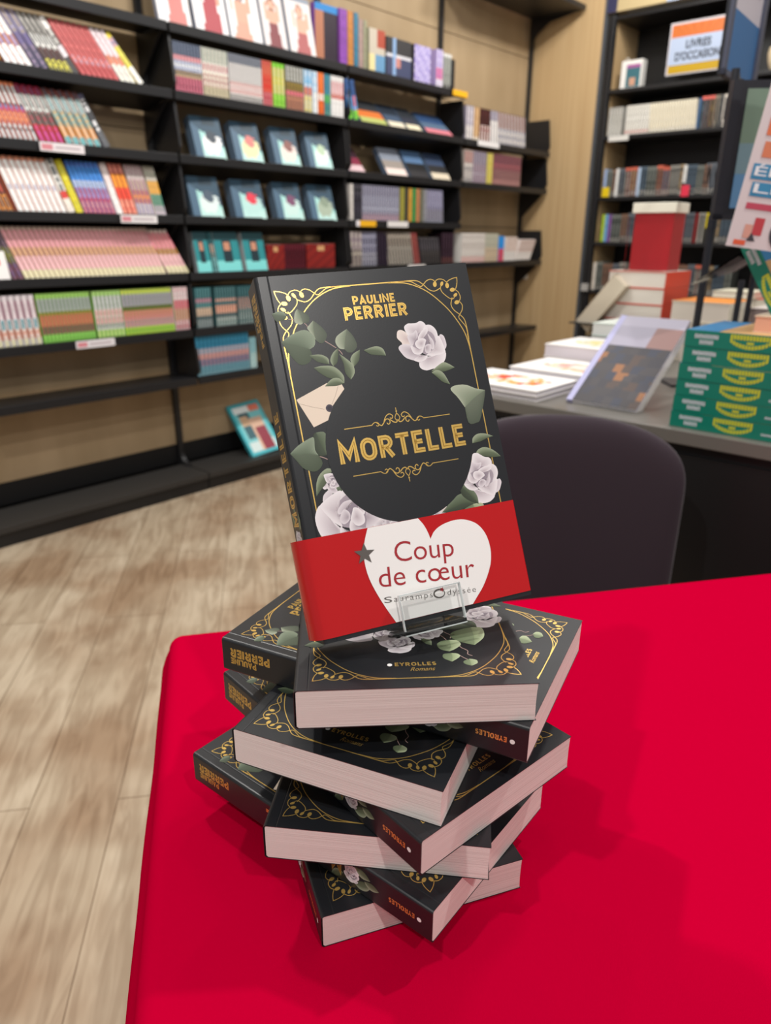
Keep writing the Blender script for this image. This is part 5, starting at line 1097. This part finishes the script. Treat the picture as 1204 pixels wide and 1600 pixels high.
mb = MB(); mb.box((0, 0, .078), (.16, .15, .082)); mb.build('shelf', black_m, stp)

# big softcover leaning back on its clear stand
s0_, n0_ = 1.478, .756
ang = math.atan2(.21, .15)
def leanm(s, n, z, yaw, tilt): return Matrix.Translation(RW(s, n, z)) @ Matrix.Rotation(TH - pi / 2 + radians(yaw), 4, 'Z') @ Matrix.Rotation(-radians(tilt), 4, 'X')
big = empty('large_softcover'); big.matrix_world = leanm(1.478, .762, Z0 + .008, 0, 55); tag(big, 'large lavender-edged softcover leaning back on a clear stand, left of the green pile', 'book')
def dish(u, v):
    if v < .12: return 'a8a4b4'
    if v < .35: return '9a96a6' if u < .6 else '8a6a66'
    return ['3c383c', '2c3040', '8a5a34', '343034', '463630', '30303c', '383438', '2e2c34'][int(abs(sin(int(u * 7 + v * 3) * 12.9 + int(v * 11) * 78.2) * 437.5) * 8) % 8]
me = face_book('cover', .15, .29, .003, dish, side='a8a6c8', nx=22, nz=34); oc = bpy.data.objects.new('cover', me); COL.objects.link(oc); oc.parent = big
mb = MB(); mb.box((-.0005, .003, 0), (.148, .030, .289)); mb.build('page_block', mat('pg_f0eef2', 'f0eef2', .7), big)
mb = MB(); mb.box((-.014, -.0005, -.0005), (.0, .033, .2905)); mb.build('book_spine', mat('pg_a9a8cc', 'a9a8cc', .5), big)['label'] = 'lavender spine strip'
hst = empty('acrylic_stand'); hst.matrix_world = leanm(1.478, .762, Z0 + .008, 0, 55); tag(hst, 'clear acrylic stand under the lavender-edged softcover', 'stand')
mb = MB(); mb.box((.03, .034, -.004), (.14, .037, .22)); mb.build('back_plate', acryl_m, hst)
mb = MB(); mb.box((.03, -.006, -.006), (.14, .037, -.003)); mb.build('ledge', acryl_m, hst)

# green pile ----------------------------------------------------------
green_m = mat('green_spine', '0d7a66', .35); yel = 'c9cc2c'
gt = .0305
def green_book(root):
    mb = MB(); GW, GD = .29, .21
    mb.box((0, 0, 0), (GW, .002, gt)); mb.build('book_spine', green_m, root)
    mb = MB(); mb.box((0, .002, gt - .002), (GW, GD, gt)); mb.box((0, .002, 0), (GW, GD, .002)); mb.build('cover', [mat('green_book_cover', '2c7fb4', .4)], root)
    mb = MB(); mb.box((.003, .003, .002), (GW - .003, GD - .004, gt - .002)); mb.build('page_block', mat('pg_e6dcc0', 'e6dcc0', .7), root)
    mb = MB(); mb.box((.06, .0021, gt - .0005), (GW - .002, GD - .002, gt + .0004)); mb.build('cover_picture', mat('ink_c9a06a', 'c9a06a', .4), root)
    mb = MB()
    P = lambda a, b_, o_: Vector((a, -.0003 - o_, b_))
    def word(x0, x1, zb, zh, n_):
        st_ = (x1 - x0) / n_
        rr = random.Random(5)
        for k in range(n_):
            xa = x0 + st_ * k; ww = st_ * .78
            mb.face([P(xa, zb, 0), P(xa + ww * .35, zb, 0), P(xa + ww * .35, zb + zh, 0), P(xa, zb + zh, 0)]); mb.face([P(xa + ww * .6, zb, 0), P(xa + ww, zb, 0), P(xa + ww, zb + zh, 0), P(xa + ww * .6, zb + zh, 0)])
            zz = zb + zh * rr.choice((0, .4, .8)); mb.face([P(xa, zz, 0), P(xa + ww, zz, 0), P(xa + ww, zz + zh * .22, 0), P(xa, zz + zh * .22, 0)])
    word(.018, .062, .0165, .0075, 9); word(.028, .054, .006, .0075, 5)
    mb.build('spine_lettering', mat('ink_d8dce4', 'd8dce4', .5), root)['label'] = 'small white two-line lettering'
    mb = MB(); word(.17, .20, .009, .004, 6); mb.build('publisher_lettering', mat('ink_d8dce4', 'd8dce4', .5), root)
    mb = MB()
    cxm, w2 = .118, .036
    for r_, z0_, am in ((1, .0245, .014), (1, .026, .002)):
        pass
    n_ = 13
    for k in range(n_):       # upper straight word and lower sagging word of the yellow title
        a = -1 + 2 * (k + .1) / n_; b2 = -1 + 2 * (k + .85) / n_
        zu = .0205; mb.face([P(cxm + w2 * a, zu - .001 * (1 - a * a), 0), P(cxm + w2 * b2, zu - .001 * (1 - b2 * b2), 0), P(cxm + w2 * b2, zu + .0078, 0), P(cxm + w2 * a, zu + .0078, 0)])
        f_ = lambda t: .0175 - .0125 * (1 - t * t) ** .8
        mb.face([P(cxm + w2 * a, f_(a) - .0015, 0), P(cxm + w2 * b2, f_(b2) - .0015, 0), P(cxm + w2 * b2, f_(b2) + .0055, 0), P(cxm + w2 * a, f_(a) + .0055, 0)])
    mb.face([P(cxm - .006, .0125, 0), P(cxm + .006, .0125, 0), P(cxm + .006, .0165, 0), P(cxm - .006, .0165, 0)])
    mb.build('title_lettering', mat('ink_' + yel, yel, .5), root)['label'] = 'yellow curved title lettering'
gp = empty('green_album'); green_book(gp)
GS = [(.0, 1.43), (.001, 1.431), (.002, 1.432), (.004, 1.431), (.0, 1.433), (.003, 1.432)]
for k in range(6):
    o = gp if k == 0 else copy_tree(gp)
    o.location = RW(GS[k][1], .521 - .0012 * k + GS[k][0] * .4, Z0 + (gt + .0008) * k); o.rotation_euler = (0, 0, TH - pi / 2)
    tag(o, 'green-spined album, ' + ['lowest', 'second', 'third', 'fourth', 'fifth', 'topmost'][k] + (' of the pile of six at the right' if k in (0, 5) else ' from the bottom of the pile of six at the right'), 'book', 'green albums in a flat pile')
zt = Z0 + 6 * (gt + .0008)
def warm(u, v): return 'f0d8c0' if v > .3 else ('e8a888' if u < .5 else 'e8e4e0')
pile('softcover_book', 1.47, .25, zt, .17, .16, .03, 'peach and white book lying on the green pile', side='e0a890', top='f0d8c0', paint=warm)
pile('softcover_book', 1.70, .26, Z0, .2, .14, .2, 'cream block of books behind the green pile', side='e8dccb', top='f0e4d4', edge='e0c4a8')
# seventh green album leaning on a clear holder
g7 = copy_tree(gp); a1 = RW(1.5, .470, CZ - .002); 
ax = (RW(1.5, .385, CZ - .135) - a1).normalized(); yv = (UV_ * .86 + Vector((0, 0, .5))); yv = (yv - ax * yv.dot(ax)).normalized(); zv = ax.cross(yv)
Mg = Matrix.Identity(4)
for j in range(3): Mg[j][0], Mg[j][1], Mg[j][2], Mg[j][3] = ax[j], yv[j], zv[j], a1[j] - .004 * zv[j]
g7.matrix_world = Mg; tag(g7, 'green album tilted steeply on a clear holder above the pile of green albums', 'book'); 
if 'group' in g7: del g7['group']
h7 = empty('acrylic_holder'); h7.matrix_world = Mg; tag(h7, 'clear acrylic holder under the tilted green album', 'holder')
mb = MB(); mb.box((.0, .02, -.0055), (.28, .20, -.0025)); mb.build('plate', acryl_m, h7)
mb = MB(); mb.box((.02, .02, -.14), (.023, .17, -.006)); mb.build('side_plate', acryl_m, h7)
# poles, sign panel, poster, leaflet holder
pole_m = mat('navy_black_metal', '1b1d26', .35, spec=.5)
sp_ = empty('floor_sign', RW(1.9, .662, IT), 0); tag(sp_, 'thin black pole on the display table carrying a framed white and blue sign panel', 'sign')
mb = MB(); mb.tube([(0, 0, 0), (0, 0, CZ + .352 - IT)], .009, 12); mb.tube([(0, 0, CZ + .345 - IT), (.10, .21, CZ + .345 - IT)], .009, 8); mb.build('pole', pole_m, sp_)
mb = MB(); mb.box((-.06, -.05, 0), (.06, .05, .006)); mb.build('base_plate', pole_m, sp_)
mb = MB(); mb.tube([(0, 0, CZ + .02 - IT), (0, 0, CZ + .05 - IT)], .011, 12); mb.build('clamp', pole_m, sp_)
p1 = Vector((.7799, 1.9517, CZ + .3595)); p2 = Vector((.9642, 2.1884, CZ + .3595)); dv = (p2 - p1).normalized()
pn = empty('sign_panel', p1 - sp_.location, math.atan2(dv.y, dv.x)); pn.parent = sp_; pn['label'] = 'white over blue sign panel lettered ADULTE'
PWD = .3; PHT = .42
mb = MB(); mb.box((0, .004, 0), (PWD, .012, PHT)); mb.build('board', pole_m, pn)
for a, b_ in (((0, 0, 0), (.02, .004, PHT)), ((PWD - .03, 0, 0), (PWD, .004, PHT)), ((0, 0, 0), (PWD, .004, .012)), ((0, 0, PHT - .012), (PWD, .004, PHT))):
    mb = MB(); mb.box((a[0], a[1] - .004, a[2]), b_); mb.build('frame_bar', mat('frame_slate', '4a4e60', .35), pn)
quad(pn, 'blue_field', .02, PWD - .03, .012, .14, .003, '3a6a9c'); quad(pn, 'white_field', .02, PWD - .03, .14, PHT - .012, .003, 'c4bcc4')
txt(pn, 'lettering', 'ADULTE', .055, .195, .18, .04, .002, '3a3a44'); txt(pn, 'lettering', 'LECTURE', .045, .275, .2, .04, .002, '3a3a44')
pl_ = empty('support_rod', RW(2.1, .633, IT), 0); tag(pl_, 'short black rod standing between the poles and the green pile', 'rod')
mb = MB(); mb.tube([(0, 0, 0), (0, 0, CZ - .103 - IT)], .008, 12); mb.build('rod', pole_m, pl_); mb = MB(); mb.box((-.03, -.03, 0), (.03, .03, .004)); mb.build('base_plate', pole_m, pl_)
# white poster, leaning a little
po = empty('poster'); dirp = Vector((1, .15, 0)).normalized()
po.matrix_world = Matrix.Translation((.591, 1.35, CZ - .012)) @ Matrix.Rotation(radians(-8), 4, 'Z') @ Matrix.Rotation(radians(7), 4, 'Y'); tag(po, 'white poster card with orange, blue and red blocks at the right picture edge', 'poster')
mb = MB(); mb.box((0, 0, 0), (.30, .003, .42)); mb.build('card', mat('poster_white', 'dcd2d4', .35), po)
for x0, x1, z0, z1, c, tx in ((.014, .2, .175, .205, 'e0764c', None), (.016, .19, .142, .166, 'd8805c', None), (.008, .2, .108, .132, '3c8cb8', 'ÉDITION'), (.014, .19, .082, .104, '3c8cb8', 'LIVRES'), (.014, .2, .062, .072, 'c04a60', None), (.036, .052, .022, .050, 'c04048', None), (.022, .035, .016, .038, 'd8a090', None), (.010, .030, .004, .012, 'e0603c', None)):
    quad(po, 'printed_block', x0, x1, z0, z1, -.001, c)
    if tx: txt(po, 'lettering', tx, x0 + .004, z0 + .006, x1 - x0 - .01, .014, -.002, 'e8eef4')
mb = MB(); poly(mb, disc_pts(.105, .03, .04, .035, 28), lambda a, b_, o_: Vector((a, -.0012, b_)), 0); mb.build('printed_portrait', mat('ink_3a3a42', '3a3a42', .5), po)
mb = MB(); mb.face([(.03, -.0012, .012), (.045, -.0012, .012), (.036, -.0012, .026)]); mb.build('printed_arrow', mat('ink_3a3a42', '3a3a42', .5), po)
ps_ = empty('poster_stand', (.74, 1.375, IT), 0); tag(ps_, 'slim support holding up the white poster card', 'stand')
mb = MB(); mb.tube([(0, 0, 0), (0, 0, CZ + .1 - IT)], .005, 8); mb.build('rod', pole_m, ps_); mb = MB(); mb.box((-.05, -.0, 0), (.05, .05, .004)); mb.build('base_plate', pole_m, ps_)
lh = empty('leaflet_holder', (.664, 1.6, CZ + .045), radians(-6)); tag(lh, 'black leaflet holder with a green to blue brochure behind the white poster', 'holder')
mb = MB(); mb.box((0, .004, -.01), (.24, .02, .24)); mb.box((0, -.004, -.01), (.018, .004, .24)); mb.box((0, -.004, -.01), (.24, .004, 0)); mb.build('tray', pole_m, lh)
quad(lh, 'brochure', .03, .22, .13, .225, .002, '6f8474'); quad(lh, 'brochure', .03, .22, .075, .13, .0018, '6f8a94'); quad(lh, 'brochure', .03, .22, .012, .075, .0016, '5a86ae')
lr = empty('holder_rod', (.78, 1.622, IT), 0); tag(lr, 'black rod carrying the leaflet holder', 'rod'); mb = MB(); mb.tube([(0, 0, 0), (0, 0, CZ + .2 - IT)], .006, 8); mb.build('rod', pole_m, lr); mb = MB(); mb.box((-.05, -.0, 0), (.05, .06, .004)); mb.build('base_plate', pole_m, lr)
# clear tag holder clipped to the bookcase post
o = empty('tag_holder', RW(S2 - .03, 2.53, CZ - .36), TH); tag(o, 'small clear tag holder clipped to the black bookcase post', 'holder'); mb = MB(); mb.box((0, 0, 0), (.016, .05, .05)); mb.build('clip', mat('clear_grey', 'b4b2ae', .3), o)

# ------------------------------------------------------------------ chair behind the red table
ch = empty('upholstered_chair', (.315, 1.27, 0), radians(-4)); tag(ch, 'dark upholstered chair with a rounded back, standing behind the red table', 'chair')
fab = mat('charcoal_fabric', '352c33', .9, spec=.2); fab.node_tree.nodes['Principled BSDF'].inputs['Sheen Weight'].default_value = .5; fab.node_tree.nodes['Principled BSDF'].inputs['Sheen Roughness'].default_value = .4; noise_bump(fab, 700, .25, .0006)
def back_shell():
    mb = MB(); mb.smooth = True; NU, NV = 28, 26; hw, z0, z1 = .222, .50, CZ - .300
    def outline(v):      # half width at height v 0..1
        return hw * ((1 - max(0, (v - .62) / .38) ** 3.2) ** .42) * (1 - .05 * (1 - v))
    F = []
    for side in (0, 1):
        g = []
        for j in range(NV + 1):
            v = j / NV; v = 1 - (1 - v) ** 1.5 if True else v
            z = z0 + (z1 - z0) * min(v, .9995)
            ow = outline(min(v, .9995)); row_ = []
            for i in range(NU + 1):
                t = -1 + 2 * i / NU; x = ow * sin(t * pi / 2)
                e = max(0, 1 - (abs(x) / (ow + 1e-6)) ** 6) ** .5; e2 = max(0, 1 - v ** 14) ** .5
                th_ = .026 * e * e2
                y = -.05 * (x / hw) ** 2 + .035 * (v - .5) + (th_ if side else -th_)
                row_.append((x, y, z))
            g.append(row_)
        F.append(g)
    vs = [p for g in F for r_ in g for p in r_]; M1 = NU + 1; off = M1 * (NV + 1); fs = []
    for j in range(NV):
        for i in range(NU):
            a = j * M1 + i; fs.append((a, a + 1, a + M1 + 1, a + M1)); fs.append((off + a, off + a + M1, off + a + M1 + 1, off + a + 1))
    for j in range(NV):
        for i in (0, NU):
            a = j * M1 + i; fs.append((a, a + M1, off + a + M1, off + a))
    for i in range(NU):
        fs.append((i, off + i, off + i + 1, i + 1)); a = NV * M1 + i; fs.append((a, a + 1, off + a + 1, off + a))
    mb.raw(vs, fs); return mb
back_shell().build('backrest', fab, ch)
mb = MB(); mb.smooth = True; sx_, sy_ = .215, .15
prof = [(.9, .42), (1.0, .435), (1.02, .455), (1.0, .475), (.9, .49), (.5, .495)]
vs = []; NN = 36
for f_, z_ in prof:
    for k in range(NN):
        a = 2 * pi * k / NN; c_, s_ = cos(a), sin(a); r_ = 1 / (abs(c_) ** 5 + abs(s_) ** 5) ** .2
        vs.append((sx_ * f_ * r_ * c_, -.16 + sy_ * f_ * r_ * s_, z_))
mb.raw(vs, [(i * NN + k, i * NN + (k + 1) % NN, (i + 1) * NN + (k + 1) % NN, (i + 1) * NN + k) for i in range(len(prof) - 1) for k in range(NN)] + [tuple(range(NN))[::-1], tuple(range((len(prof) - 1) * NN, len(prof) * NN))])
mb.build('seat', fab, ch)
for lx, ly in ((-.18, -.27), (.18, -.27), (-.18, -.03), (.18, -.03)):
    mb = MB(); mb.tube([(lx * .9, ly, .43), (lx * 1.08, ly * 1.02, 0)], [.014, .010], 12); mb.build('leg', black_m, ch)
mb = MB()
for x in (-.12, .12): mb.tube([(x, -.10, .43), (x, -.02, .45), (x, -.0, .60)], .011, 10)
mb.build('back_support', black_m, ch)
